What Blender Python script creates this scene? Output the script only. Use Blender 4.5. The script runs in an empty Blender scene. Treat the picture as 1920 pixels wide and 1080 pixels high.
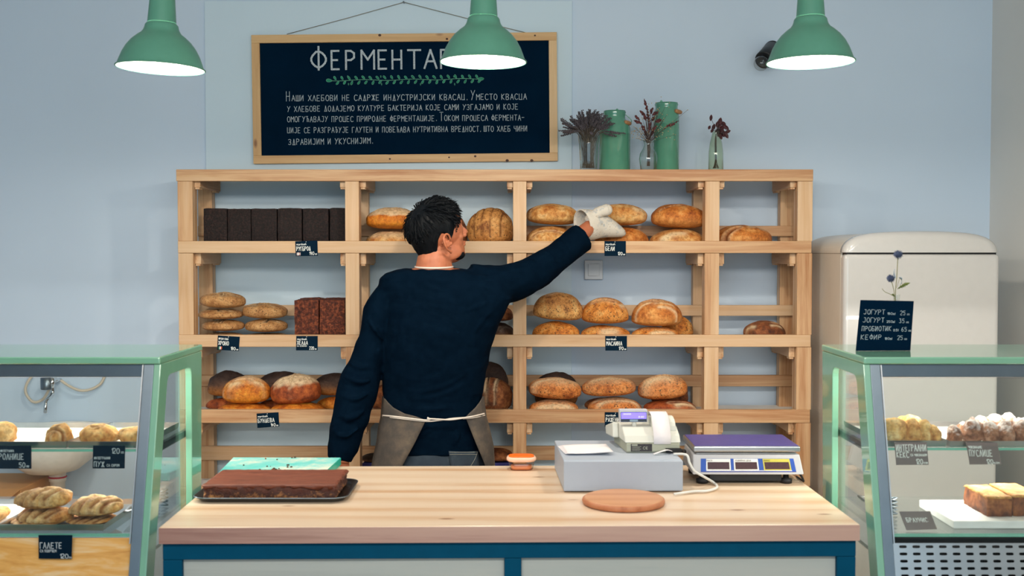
import bpy, bmesh, math, random
from mathutils import Vector, Matrix, noise
V = Vector
SC = bpy.context.scene
C = SC.collection
# ------------------------------------------------------------------ camera
F = 2100.0                       # focal length in pixels of a 1920 wide frame
PITCH = math.radians(1.9)
CAMZ = 1.576
cp, sp = math.cos(PITCH), math.sin(PITCH)
cam = bpy.data.cameras.new('camera'); camo = bpy.data.objects.new('camera', cam); C.objects.link(camo)
cam.sensor_width = 36.0; cam.lens = F * 36.0 / 1920.0
camo.location = (0, 0, CAMZ); camo.rotation_euler = (math.pi/2 - PITCH, 0, 0)
cam.clip_start = 0.05; cam.clip_end = 60
cam.dof.use_dof = True; cam.dof.focus_distance = 4.35; cam.dof.aperture_fstop = 4.5
SC.camera = camo
# ------------------------------------------------------------------ light and exposure
SC.view_settings.view_transform = 'Standard'; SC.view_settings.look = 'None'
SC.view_settings.gamma = 1.0; SC.view_settings.use_curve_mapping = False
SC.view_settings.exposure = -0.05
SC.cycles.use_denoising = True
SC.cycles.max_bounces = 8; SC.cycles.transparent_max_bounces = 24
SC.cycles.sample_clamp_indirect = 4.0
w = bpy.data.worlds.new('world'); SC.world = w; w.use_nodes = True
w.node_tree.nodes['Background'].inputs[0].default_value = (0.55, 0.75, 1.0, 1)
w.node_tree.nodes['Background'].inputs[1].default_value = 0.06
def area(name, loc, target, sx, sy, power, col, spread=None):
    l = bpy.data.lights.new(name, 'AREA'); l.shape = 'RECTANGLE'; l.size = sx; l.size_y = sy
    l.energy = power; l.color = col
    if spread: l.spread = math.radians(spread)
    o = bpy.data.objects.new(name, l); C.objects.link(o); o.location = loc
    o.rotation_euler = (V(target) - V(loc)).to_track_quat('-Z', 'Y').to_euler()
    return o
area('shop_window_daylight', (0.3, -1.6, 1.75), (0.2, 4.8, 1.45), 4.6, 2.2, 60, (0.60, 0.84, 1.0))
area('shelf_fill_light', (0, 0.7, 2.35), (0, 4.8, 1.3), 3.0, 0.25, 29, (1.0, 0.91, 0.80), 130)  # unseen warm area light, added to brighten the shelf bays

# ------------------------------------------------------------------ pixel <-> place (1920x1080 frame)
def P(px, py, Y):
    u, v = (px - 960) / F, (540 - py) / F
    d = V((u, cp + v*sp, -sp + v*cp)); t = Y / d.y
    return V((d.x*t, Y, CAMZ + d.z*t))
def ONZ(px, py, z):
    u, v = (px - 960) / F, (540 - py) / F
    d = V((u, cp + v*sp, -sp + v*cp)); t = (z - CAMZ) / d.z
    return V((d.x*t, d.y*t, z))
def S(Y): return F / Y
def lin(c):
    c /= 255.0
    return c/12.92 if c <= 0.04045 else ((c+0.055)/1.055)**2.4
def rgb(r, g, b): return (lin(r), lin(g), lin(b), 1)

# ------------------------------------------------------------------ materials
def nmat(name):
    m = bpy.data.materials.new(name); m.use_nodes = True
    nt = m.node_tree; b = nt.nodes['Principled BSDF']
    return m, nt, b
def node(nt, t, **kw):
    n = nt.nodes.new(t)
    for k, v in kw.items():
        if k.startswith('i_'):
            n.inputs[k[2:].replace('_', ' ')].default_value = v
        else: setattr(n, k, v)
    return n
def ramp(nt, fac, stops):
    r = nt.nodes.new('ShaderNodeValToRGB'); e = r.color_ramp.elements
    while len(e) < len(stops): e.new(0.5)
    for i, (p, c) in enumerate(stops): e[i].position = p; e[i].color = c
    if fac is not None: nt.links.new(fac, r.inputs[0])
    return r
def coords(nt, scale=(1, 1, 1), rnd=False, kind='Object'):
    tc = nt.nodes.new('ShaderNodeTexCoord'); mp = nt.nodes.new('ShaderNodeMapping')
    nt.links.new(tc.outputs[kind], mp.inputs[0]); mp.inputs['Scale'].default_value = scale
    if rnd:
        oi = nt.nodes.new('ShaderNodeObjectInfo'); mm = nt.nodes.new('ShaderNodeVectorMath'); mm.operation = 'SCALE'
        mm.inputs[0].default_value = (17, 31, 23); nt.links.new(oi.outputs['Random'], mm.inputs['Scale'])
        nt.links.new(mm.outputs[0], mp.inputs['Location'])
    return mp.outputs[0]
def noi(nt, vec, scale, detail=4, rough=0.55, dist=0):
    n = nt.nodes.new('ShaderNodeTexNoise'); nt.links.new(vec, n.inputs['Vector'])
    n.inputs['Scale'].default_value = scale; n.inputs['Detail'].default_value = detail
    n.inputs['Roughness'].default_value = rough; n.inputs['Distortion'].default_value = dist
    return n.outputs['Fac']
def mixc(nt, fac, a, b, mode='MIX'):
    n = nt.nodes.new('ShaderNodeMix'); n.data_type = 'RGBA'; n.blend_type = mode
    for s, v in ((n.inputs[0], fac), (n.inputs[6], a), (n.inputs[7], b)):
        if hasattr(v, 'is_output'): nt.links.new(v, s)
        else: s.default_value = v
    return n.outputs[2]
def mathn(nt, op, a, b=None, clamp=False):
    n = nt.nodes.new('ShaderNodeMath'); n.operation = op; n.use_clamp = clamp
    for s, v in ((n.inputs[0], a), (n.inputs[1], b)):
        if v is None: continue
        if hasattr(v, 'is_output'): nt.links.new(v, s)
        else: s.default_value = v
    return n.outputs[0]
def bump(nt, b, h, strength=0.3, dist=0.002):
    n = nt.nodes.new('ShaderNodeBump'); n.inputs['Strength'].default_value = strength
    n.inputs['Distance'].default_value = dist; nt.links.new(h, n.inputs['Height']); nt.links.new(n.outputs[0], b.inputs['Normal'])
def plain(name, col, rough=0.5, metal=0.0, var=0.06, nscale=30, bmp=0.0, coat=0.0, spec=0.5):
    m, nt, b = nmat(name)
    f = noi(nt, coords(nt), nscale)
    lo = tuple(max(0, c*(1-var)) for c in col[:3]) + (1,); hi = tuple(min(1, c*(1+var)) for c in col[:3]) + (1,)
    r = ramp(nt, f, [(0.3, lo), (0.7, hi)]); nt.links.new(r.outputs[0], b.inputs['Base Color'])
    b.inputs['Roughness'].default_value = rough; b.inputs['Metallic'].default_value = metal
    b.inputs['Coat Weight'].default_value = coat; b.inputs['Specular IOR Level'].default_value = spec
    if bmp: bump(nt, b, f, bmp)
    return m
def emit(name, col, strength):
    m, nt, b = nmat(name); b.inputs['Base Color'].default_value = col
    b.inputs['Emission Color'].default_value = col; b.inputs['Emission Strength'].default_value = strength
    return m
def wood(name, a, b_, c, axis='X', rough=0.5, fine=1.0, knots=False):
    m, nt, b = nmat(name)
    st, ac = 1.2*fine, 22*fine
    sc = {'X': (st, ac, ac), 'Y': (ac, st, ac), 'Z': (ac, ac, st)}[axis]
    vec = coords(nt, sc, rnd=True)
    f1 = noi(nt, vec, 1.6, 5, 0.6, 0.6)
    wv = nt.nodes.new('ShaderNodeTexWave'); wv.wave_type = 'BANDS'; wv.bands_direction = 'Y' if axis != 'Y' else 'X'
    nt.links.new(vec, wv.inputs[0]); wv.inputs['Scale'].default_value = 0.35; wv.inputs['Distortion'].default_value = 5
    wv.inputs['Detail'].default_value = 3; wv.inputs['Detail Scale'].default_value = 0.7
    sc2 = {'X': (3, 160, 160), 'Y': (160, 3, 160), 'Z': (160, 160, 3)}[axis]
    f2 = noi(nt, coords(nt, sc2, rnd=True), 1.0, 2)
    fac = mathn(nt, 'ADD', mathn(nt, 'MULTIPLY', f1, 0.62), mathn(nt, 'MULTIPLY', wv.outputs['Fac'], 0.22))
    fac = mathn(nt, 'ADD', fac, mathn(nt, 'MULTIPLY', f2, 0.16))
    r = ramp(nt, fac, [(0.30, a), (0.48, b_), (0.70, c)])
    col = r.outputs[0]
    if knots:
        vo = nt.nodes.new('ShaderNodeTexVoronoi'); vo.inputs['Scale'].default_value = 1.0
        ks = {'X': (4.5, 11, 11), 'Y': (11, 4.5, 11), 'Z': (11, 11, 4.5)}[axis]
        nt.links.new(coords(nt, ks, rnd=True), vo.inputs['Vector'])
        kr = ramp(nt, vo.outputs['Distance'], [(0.04, (1, 1, 1, 1)), (0.11, (0, 0, 0, 1))])
        col = mixc(nt, mathn(nt, 'MULTIPLY', kr.outputs[0], 0.8), col, rgb(126, 76, 46))
    nt.links.new(col, b.inputs['Base Color'])
    b.inputs['Roughness'].default_value = rough
    bump(nt, b, fac, 0.12, 0.002)
    return m
def glass(name, tint=(1, 1, 1, 1), refl=1.0, rough=0.0):
    m = bpy.data.materials.new(name); m.use_nodes = True; nt = m.node_tree; nt.nodes.clear()
    out = nt.nodes.new('ShaderNodeOutputMaterial'); t = nt.nodes.new('ShaderNodeBsdfTransparent'); g = nt.nodes.new('ShaderNodeBsdfGlossy')
    t.inputs[0].default_value = tint; g.inputs['Roughness'].default_value = rough
    ge = nt.nodes.new('ShaderNodeNewGeometry'); dt = nt.nodes.new('ShaderNodeVectorMath'); dt.operation = 'DOT_PRODUCT'
    nt.links.new(ge.outputs['Normal'], dt.inputs[0]); nt.links.new(ge.outputs['Incoming'], dt.inputs[1])
    c = mathn(nt, 'SUBTRACT', 1.0, mathn(nt, 'ABSOLUTE', dt.outputs['Value']), True)
    fr = mathn(nt, 'ADD', mathn(nt, 'MULTIPLY', mathn(nt, 'POWER', c, 5.0), 0.96), 0.04)
    mx = nt.nodes.new('ShaderNodeMixShader')
    nt.links.new(mathn(nt, 'MULTIPLY', fr, refl, True), mx.inputs[0])
    nt.links.new(t.outputs[0], mx.inputs[1]); nt.links.new(g.outputs[0], mx.inputs[2]); nt.links.new(mx.outputs[0], out.inputs[0])
    return m
M = {}
def mk_wall(name, a, b2):
    m, nt, b = nmat(name); v = coords(nt)
    r = ramp(nt, noi(nt, v, 1.1, 5), [(0.3, a), (0.7, b2)]); nt.links.new(r.outputs[0], b.inputs['Base Color'])
    b.inputs['Roughness'].default_value = 0.75; bump(nt, b, noi(nt, v, 140, 3), 0.12, 0.001)
    return m
M['wall'] = mk_wall('painted_wall', rgb(199, 218, 237), rgb(205, 224, 243))
M['panel'] = mk_wall('painted_panel', rgb(202, 224, 238), rgb(207, 229, 243))
M['wall_grey'] = mk_wall('grey_side_wall', rgb(220, 220, 216), rgb(226, 226, 222))
M['ceil'] = plain('ceiling_paint', rgb(225, 225, 222), 0.8)
M['floor'] = wood('floor_boards', rgb(176, 132, 84), rgb(206, 164, 112), rgb(224, 186, 134), 'Y', 0.35)
pa, pb, pc = rgb(170, 118, 74), rgb(202, 163, 122), rgb(214, 183, 147)
M['pineX'] = wood('pine_along', pa, pb, pc, 'X'); M['pineZ'] = wood('pine_upright', pa, pb, pc, 'Z'); M['pineY'] = wood('pine_across', pa, pb, pc, 'Y')
M['frame'] = wood('chalkboard_frame_pine', rgb(200, 156, 104), rgb(216, 178, 126), rgb(224, 190, 144), 'X', knots=True)
M['frameZ'] = wood('chalkboard_frame_upright', rgb(200, 156, 104), rgb(216, 178, 126), rgb(224, 190, 144), 'Z', knots=True)
M['top'] = wood('counter_top_pine', rgb(206, 164, 124), rgb(222, 197, 170), rgb(230, 210, 187), 'X', 0.32, 0.4, knots=True)
M['topedge'] = wood('counter_edge_pine_dimmed', rgb(152, 114, 106), rgb(188, 153, 141), rgb(200, 167, 153), 'X', 0.5, 0.7)  # mauve tint paints the dim cool light on the counter front into the wood
M['whitewash'] = wood('whitewashed_plywood', rgb(160, 168, 168), rgb(178, 186, 184), rgb(186, 191, 188), 'X', 0.6, 0.5)
M['shelfboard'] = plain('grey_shelf_board', rgb(226, 224, 220), 0.55, 0, 0.06, 12)
M['blue'] = plain('dark_blue_paint', rgb(0, 74, 106), 0.6, 0, 0.05, spec=0.08)
M['mint'] = plain('mint_paint', rgb(86, 146, 126), 0.42, 0, 0.03, spec=0.4)
M['mintcase'] = plain('mint_lacquer', rgb(122, 180, 152), 0.25, 0, 0.02, coat=1.0, spec=0.8)
M['mintcan'] = plain('mint_enamel', rgb(88, 154, 130), 0.16, 0, 0.04, coat=0.6)
M['white'] = plain('white_enamel', rgb(240, 240, 238), 0.5)
M['reflector'] = plain('lamp_inside_white', rgb(246, 246, 244), 0.7)
M['bulb'] = emit('lit_bulb', (1, 0.93, 0.82, 1), 40)
M['board'] = plain('chalkboard_black', rgb(2, 27, 48), 0.85, 0, 0.12, 6, spec=0.03)
M['card'] = plain('black_card', rgb(6, 30, 48), 0.8, 0, 0.1, 20, spec=0.06)
M['cardhaze'] = plain('card_painted_haze', rgb(124, 112, 110), 0.35, 0, 0.08, 20)  # reflection haze of the case glass is painted into this pale tone
M['chalk'] = plain('chalk', rgb(178, 190, 197), 0.9, 0, 0.3, 180)
M['chalkw'] = plain('white_chalk_pen', rgb(226, 230, 226), 0.8, 0, 0.1, 60)
M['chalkg'] = plain('green_chalk', rgb(34, 138, 104), 0.9, 0, 0.3, 120)
M['chalkgl'] = plain('light_green_chalk', rgb(110, 176, 146), 0.9, 0, 0.3, 120)
M['string'] = plain('jute_string', rgb(132, 130, 118), 0.9)
M['black'] = plain('black_plastic', rgb(20, 22, 26), 0.4)
M['rubber'] = plain('black_rubber', rgb(14, 15, 18), 0.6)
M['steel'] = plain('brushed_steel', rgb(196, 200, 204), 0.28, 1.0, 0.06, 14)
M['steeldk'] = plain('dark_steel', rgb(120, 132, 142), 0.38, 1.0, 0.06, 14)
M['chrome'] = plain('chrome', rgb(220, 222, 224), 0.1, 1.0, 0.02)
M['cream'] = plain('cream_enamel', rgb(198, 197, 195), 0.22, 0, 0.015, coat=0.4)
M['creamside'] = plain('cream_cabinet_side', rgb(206, 198, 186), 0.3, 0, 0.015)
M['glass'] = glass('clear_pane', (0.96, 0.985, 0.975, 1), 1.2)
M['vase'] = glass('vase_glass', (0.95, 0.975, 0.965, 1), 1.5)
M['vasegreen'] = glass('greenish_bottle_glass', (0.91, 0.945, 0.875, 1), 1.4)
M['glassedge'] = plain('glass_edge_green', rgb(120, 190, 170), 0.2)
M['bulbglass'] = glass('bulb_glass', (0.93, 0.93, 0.92, 1), 1.5)
M['frost'] = glass('frosted_plastic', (0.93, 0.86, 0.80, 1), 1.5, 0.25)
M['orange'] = plain('orange_plastic', rgb(250, 112, 22), 0.35)
M['peach'] = plain('plain_peach', rgb(238, 150, 96), 0.4)
M['paper'] = plain('white_paper', rgb(236, 230, 232), 0.8, 0, 0.03)
M['bakepaper'] = plain('baking_paper', rgb(240, 234, 232), 0.7, 0, 0.03)
M['register'] = plain('pale_grey_steel_case', rgb(172, 182, 196), 0.42, 0, 0.015)
M['beige'] = plain('beige_plastic', rgb(214, 214, 204), 0.45, 0, 0.02)
M['beigedk'] = plain('grey_beige_plastic', rgb(172, 172, 152), 0.5, 0, 0.02)
M['scalewhite'] = plain('white_scale_plastic', rgb(194, 195, 200), 0.4, 0, 0.02)
M['indigo'] = plain('indigo_film', rgb(72, 64, 136), 0.4, 0, 0.12, 60)
M['labelblue'] = plain('label_blue', rgb(44, 84, 176), 0.4)
M['labelyellow'] = plain('label_yellow', rgb(206, 196, 84), 0.4)
M['maroon'] = plain('maroon_window', rgb(74, 42, 42), 0.25, 0, 0.2, 200)
M['screen'] = emit('lit_violet_screen', rgb(128, 112, 255), 0.9)
M['screentext'] = emit('lit_screen_text', rgb(190, 190, 255), 1.2)
M['navy'] = plain('navy_bezel', rgb(12, 30, 56), 0.4)
M['labeldark'] = plain('dark_sticker', rgb(52, 46, 48), 0.5, 0, 0.3, 150)
M['whitecable'] = plain('white_cable', rgb(220, 220, 216), 0.5)
M['hose'] = plain('cream_hose', rgb(208, 196, 178), 0.5)
M['boardwood'] = wood('round_board_beech', rgb(186, 130, 92), rgb(197, 142, 102), rgb(205, 152, 112), 'X', 0.45, 0.6)
M['boardedge'] = wood('round_board_rim', rgb(160, 94, 60), rgb(182, 114, 76), rgb(190, 126, 88), 'Y', 0.5, 0.9)
M['red'] = plain('red_ring', rgb(176, 36, 52), 0.5)
M['flagred'] = plain('red_ink', rgb(150, 40, 44), 0.7); M['flaggreen'] = plain('green_ink', rgb(30, 100, 66), 0.7); M['flagorange'] = plain('orange_ink', rgb(196, 84, 40), 0.7)
M['cardboard'] = plain('cardboard', rgb(196, 140, 84), 0.8, 0, 0.06, 8)
M['switch'] = plain('switch_plastic', rgb(206, 212, 218), 0.35, 0, 0.01)
M['bluecrate'] = plain('blue_crate_plastic', rgb(52, 56, 130), 0.5)
def turquoise():
    m, nt, b = nmat('turquoise_plastic_scraped'); v = coords(nt)
    f = noi(nt, v, 9, 6, 0.7)
    r = ramp(nt, f, [(0.36, rgb(96, 214, 208)), (0.50, rgb(140, 222, 216)), (0.64, rgb(224, 234, 218))])
    nt.links.new(r.outputs[0], b.inputs['Base Color']); b.inputs['Roughness'].default_value = 0.5; return m
M['turq'] = turquoise(); M['turqside'] = plain('turquoise_edge', rgb(30, 178, 158), 0.4)

# ------------------------------------------------------------------ mesh builder
class MB:
    def __init__(s): s.v = []; s.f = []; s.sm = []; s.mi = []; s.att = {}
    def add(s, vs, fs, smooth=False, mi=0):
        n = len(s.v); s.v += [V(p) for p in vs]
        for f in fs: s.f.append(tuple(i+n for i in f)); s.sm.append(smooth); s.mi.append(mi)
        return n
    def box(s, x0, x1, y0, y1, z0, z1, mi=0):
        s.add([(x0,y0,z0),(x1,y0,z0),(x1,y1,z0),(x0,y1,z0),(x0,y0,z1),(x1,y0,z1),(x1,y1,z1),(x0,y1,z1)],
              [(0,3,2,1),(4,5,6,7),(0,1,5,4),(1,2,6,5),(2,3,7,6),(3,0,4,7)], False, mi); return s
    def obox(s, c, ax, ay, az, mi=0):      # oriented box: centre and three half vectors
        c, ax, ay, az = V(c), V(ax), V(ay), V(az)
        s.add([c-ax-ay-az, c+ax-ay-az, c+ax+ay-az, c-ax+ay-az, c-ax-ay+az, c+ax-ay+az, c+ax+ay+az, c-ax+ay+az],
              [(0,3,2,1),(4,5,6,7),(0,1,5,4),(1,2,6,5),(2,3,7,6),(3,0,4,7)], False, mi); return s
    def loft(s, rings, cap0=True, cap1=True, smooth=True, closed=True, mi=0):
        n = len(rings[0]); vs = [p for r in rings for p in r]; fs = []
        for i in range(len(rings)-1):
            for j in range(n if closed else n-1):
                a, b = i*n+j, i*n+(j+1) % n
                fs.append((a, b, b+n, a+n))
        if cap0: fs.append(tuple(reversed(range(n))))
        if cap1: fs.append(tuple(range((len(rings)-1)*n, len(rings)*n)))
        s.add(vs, fs, smooth, mi); return s
    def lathe(s, prof, c=(0,0,0), n=32, axis=None, smooth=True, mi=0, cap=False):
        c = V(c); q = V((0,0,1)).rotation_difference(V(axis)).to_matrix() if axis else Matrix.Identity(3)
        rings = []
        for r, z in prof:
            r = max(r, 1e-5)
            rings.append([c + q @ V((r*math.cos(2*math.pi*k/n), r*math.sin(2*math.pi*k/n), z)) for k in range(n)])
        return s.loft(rings, cap, cap, smooth, True, mi)
    def tube(s, pts, rad, n=8, caps=True, smooth=True, mi=0, flat=None):
        pts = [V(p) for p in pts]; rings = []
        up = None
        for i, p in enumerate(pts):
            t = (pts[min(i+1, len(pts)-1)] - pts[max(i-1, 0)])
            if t.length < 1e-9: t = V((0,0,1))
            t.normalize()
            if up is None:
                up = V((0,0,1)) if abs(t.z) < 0.9 else V((0,1,0))
                if flat: up = V(flat)
            a = (up - t*up.dot(t)); a.normalize(); b = t.cross(a); up = a
            r = rad[i] if isinstance(rad, (list, tuple)) else rad
            ra, rb = r if isinstance(r, tuple) else (r, r)
            rings.append([p + a*ra*math.cos(2*math.pi*k/n) + b*rb*math.sin(2*math.pi*k/n) for k in range(n)])
        return s.loft(rings, caps, caps, smooth, True, mi)
    def ell(s, c, r, n=20, m=12, R=None, mi=0):
        c = V(c); rings = []
        for i in range(m+1):
            th = math.pi*i/m; rr = max(math.sin(th), 1e-4)
            ring = []
            for k in range(n):
                ph = 2*math.pi*k/n
                p = V((r[0]*rr*math.cos(ph), r[1]*rr*math.sin(ph), -r[2]*math.cos(th)))
                ring.append(c + (R @ p if R else p))
            rings.append(ring)
        return s.loft(rings, True, True, True, True, mi)
    def prism(s, poly, d, mi=0, smooth=False):      # polygon of points swept by vector d
        n = len(poly); d = V(d); a = [V(p) for p in poly]
        s.add(a + [p+d for p in a], [tuple(reversed(range(n))), tuple(range(n, 2*n))] + [(i, (i+1) % n, (i+1) % n+n, i+n) for i in range(n)], smooth, mi); return s
    def ribbon(s, pts, w, N, mi=0, step=0.0):
        N = V(N).normalized()
        for a, b in zip(pts, pts[1:]):
            lf = N*(step*(len(s.f) % 9)); a, b = V(a)+lf, V(b)+lf; t = b-a
            if t.length < 1e-7: continue
            t.normalize(); q = N.cross(t)*(w/2); e = t*(w*0.35)
            s.add([a-e-q, b+e-q, b+e+q, a-e+q], [(0, 1, 2, 3)], False, mi)
        return s
    def quad(s, a, b, c, d, mi=0): s.add([a, b, c, d], [(0, 1, 2, 3)], False, mi); return s

def empty(name, loc, label=None, cat=None, group=None, kind=None, rotz=0):
    o = bpy.data.objects.new(name, None); C.objects.link(o); o.location = loc; o.rotation_euler.z = rotz
    o.empty_display_size = 0.05
    tag(o, label, cat, group, kind); return o
def tag(o, label=None, cat=None, group=None, kind=None):
    if label: o['label'] = label
    if cat: o['category'] = cat
    if group: o['group'] = group
    if kind: o['kind'] = kind
    return o
def wmat(o):
    m = Matrix.Translation(o.location) @ o.rotation_euler.to_matrix().to_4x4()
    return wmat(o.parent) @ m if o.parent else m
def obj(name, mb, mat, parent=None, bevel=0, seg=2, label=None, local=False, sub=0, solid=0):
    """link the builder as ONE mesh object; vertices are given in world space (or the parent's when local)"""
    me = bpy.data.meshes.new(name)
    if parent: org = V((0,0,0)); inv = Matrix.Identity(4) if local else wmat(parent).inverted()
    else:
        xs = [p.x for p in mb.v]; ys = [p.y for p in mb.v]; zs = [p.z for p in mb.v]
        org = V(((min(xs)+max(xs))/2, (min(ys)+max(ys))/2, min(zs))); inv = Matrix.Translation(-org)
    me.from_pydata([inv @ p for p in mb.v], [], mb.f)
    me.polygons.foreach_set('use_smooth', mb.sm); me.polygons.foreach_set('material_index', mb.mi)
    for k, vals in mb.att.items():
        a = me.attributes.new(k, 'FLOAT', 'POINT'); a.data.foreach_set('value', vals)
    for m in (mat if isinstance(mat, (list, tuple)) else [mat]): me.materials.append(m)
    me.update()
    o = bpy.data.objects.new(name, me); C.objects.link(o); o.location = org
    if parent: o.parent = parent
    if solid:
        md = o.modifiers.new('solid', 'SOLIDIFY'); md.thickness = solid; md.offset = 0
    if bevel:
        md = o.modifiers.new('bevel', 'BEVEL'); md.width = bevel; md.segments = seg; md.limit_method = 'ANGLE'; md.angle_limit = math.radians(40)
        md.harden_normals = False
    if sub:
        md = o.modifiers.new('sub', 'SUBSURF'); md.levels = sub; md.render_levels = sub
    if label: o['label'] = label
    return o
def struct(name, mb, mat, bevel=0):
    o = obj(name, mb, mat, bevel=bevel); o['kind'] = 'structure'; return o
def smooth_path(pts, n=8):
    pts = [V(p) for p in pts]; out = []
    for i in range(len(pts)-1):
        p0, p1, p2, p3 = pts[max(i-1,0)], pts[i], pts[i+1], pts[min(i+2,len(pts)-1)]
        for k in range(n):
            t = k/n
            out.append(0.5*((2*p1) + (p2-p0)*t + (2*p0-5*p1+4*p2-p3)*t*t + (3*p1-p0-3*p2+p3)*t**3))
    out.append(pts[-1]); return out

# ------------------------------------------------------------------ hand lettering (single strokes on a 6 x 8 grid)
G = {'А':"003860|1353",'Б':"5808004051534404",'В':"00083857563404|3453514000",'Г':"000858",'Д':"103850|0060",'Ђ':"0848|2820|2545545130",
'Е':"58080050|0444",'Ж':"3830|0860|0068",'З':"073857564424|4453513001",'И':"08005850",'Ј':"2858|5851302001",'К':"0008|580450",'Л':"003860",
'М':"0008346860",'Н':"0008|5058|0454",'О':"280602204062664828",'П':"00085850",'Р':"00083857553404",'С':"6748280602204061",'Т':"0868|3830",
'Ћ':"0848|2820|25455450",'У':"0834|683410",'Ф':"3930|270503214163654727",'Х':"0068|0860",'Ц':"08005058|5060",'Ч':"08051454|5850",'Ш':"08006068|3830",
'0':"280602204062664828",'1':"163830",'2':"07284867650060",'3':"0858254553513001",'4':"40480363",'5':"5808054553513001",'6':"48160220405153442403",
'7':"086820",'8':"24062848664424022040624424",'9':"542406284866655040",'.':"2021",',':"2110",'-':"0454",
's':"451504433100",'o':"1504011040514515",'u':"0501104045",'r':"0005|032545",'d':"1504011041|4840",'g':"451504021242|45300010",'h':"0008|04354440",
'm':"0005|04152420|24354440",'l':"1810",'E':"58080050|0444",'C':"6748280602204061",'A':"003860|1353",'M':"0008346860",'S':"6748250244622001",'J':"2858|5851302001",
'I':"3830",'N':"00085058",'Č':"6748280602204061",'U':"0802204268",'K':"0008|580450",'P':"00083857553404"}
def strokes(ch):
    out = []
    for st in G[ch].split('|'):
        out.append([(int(st[i]), int(st[i+1])) for i in range(0, len(st), 2)])
    return out
def write(mb, s, O, R, U, width, h, lw, caps=None, mi=0, jit=0.0, seed=1, lift=0.0006, small=None):
    """letters along R from O, fitted to width; caps = enlarged first letters; small: (start index, scale)"""
    rng = random.Random(seed); O, R, U = V(O), V(R).normalized(), V(U).normalized(); N = R.cross(U)
    adv = []; tot = 0
    for i, ch in enumerate(s):
        k = 1.0
        if caps and ch.isupper(): k = 1.25
        a = 6.5 if ch == ' ' else (3.2 if ch in '.,Il1' else (7.0 if ch == 'Г' else 8.6))
        if ch not in ' ' and ch.islower() and ch in 'sourdghml': a = 5.6
        adv.append((tot, k)); tot += a*k
    sx = width/(tot-2)
    sy = h/8.0
    for ch, (x0, k) in zip(s, adv):
        if ch == ' ': continue
        key = ch if ch in G else ch.upper()
        if key not in G: continue
        jy = rng.uniform(-jit, jit)*h; kk = (caps if (caps and ch.isupper()) else 1.0)
        for st in strokes(key):
            pts = [(x0*sx + x*sx*k, y*sy*kk + jy) for x, y in st]
            if len(pts) > 3:
                q = [pts[0]]
                for a, b in zip(pts, pts[1:]):
                    q += [(a[0]*.75+b[0]*.25, a[1]*.75+b[1]*.25), (a[0]*.25+b[0]*.75, a[1]*.25+b[1]*.75)]
                sharp = key in 'БВГЕИМНПШЦЖДЂЋРЕM5'
                pts = pts if sharp else q + [pts[-1]]
            mb.ribbon([O + R*x + U*y + N*lift for x, y in pts], lw, N, mi, 0.00003)
    return mb

# ================================================================== SETTING
YW = 4.88                                     # back wall
XL, XR, YF, ZC = -3.3, 2.078, -2.6, 3.35
struct('floor', MB().box(XL, XR, YF, YW, -0.05, 0), M['floor'])
struct('ceiling', MB().box(XL, XR, YF, YW, ZC, ZC+0.05), M['ceil'])
struct('wall_back', MB().box(XL-0.1, XR+0.1, YW, YW+0.1, 0, ZC), M['wall'])
struct('wall_left', MB().box(XL-0.1, XL, YF, YW, 0, ZC), M['wall'])
struct('wall_right', MB().box(XR, XR+0.1, YF, YW, 0, ZC), M['wall_grey'])
# shop front: low wall, header and side piers around the open show window the daylight comes through
fw = MB(); fw.box(XL, XR, YF-0.1, YF, 0, 0.5); fw.box(XL, XR, YF-0.1, YF, 3.0, ZC); fw.box(XL, -2.3, YF-0.1, YF, 0.5, 3.0); fw.box(1.6, XR, YF-0.1, YF, 0.5, 3.0)
struct('wall_front', fw, M['wall'])
# thin white board screwed to the wall behind chalkboard and shelves
pl = P(383, 1, YW-0.012); pr = P(1073, 1, YW-0.012)
struct('trim_1', MB().box(pl.x, pr.x, YW-0.012, YW-0.0005, 0.25, pl.z), M['panel'], 0.002)

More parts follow.
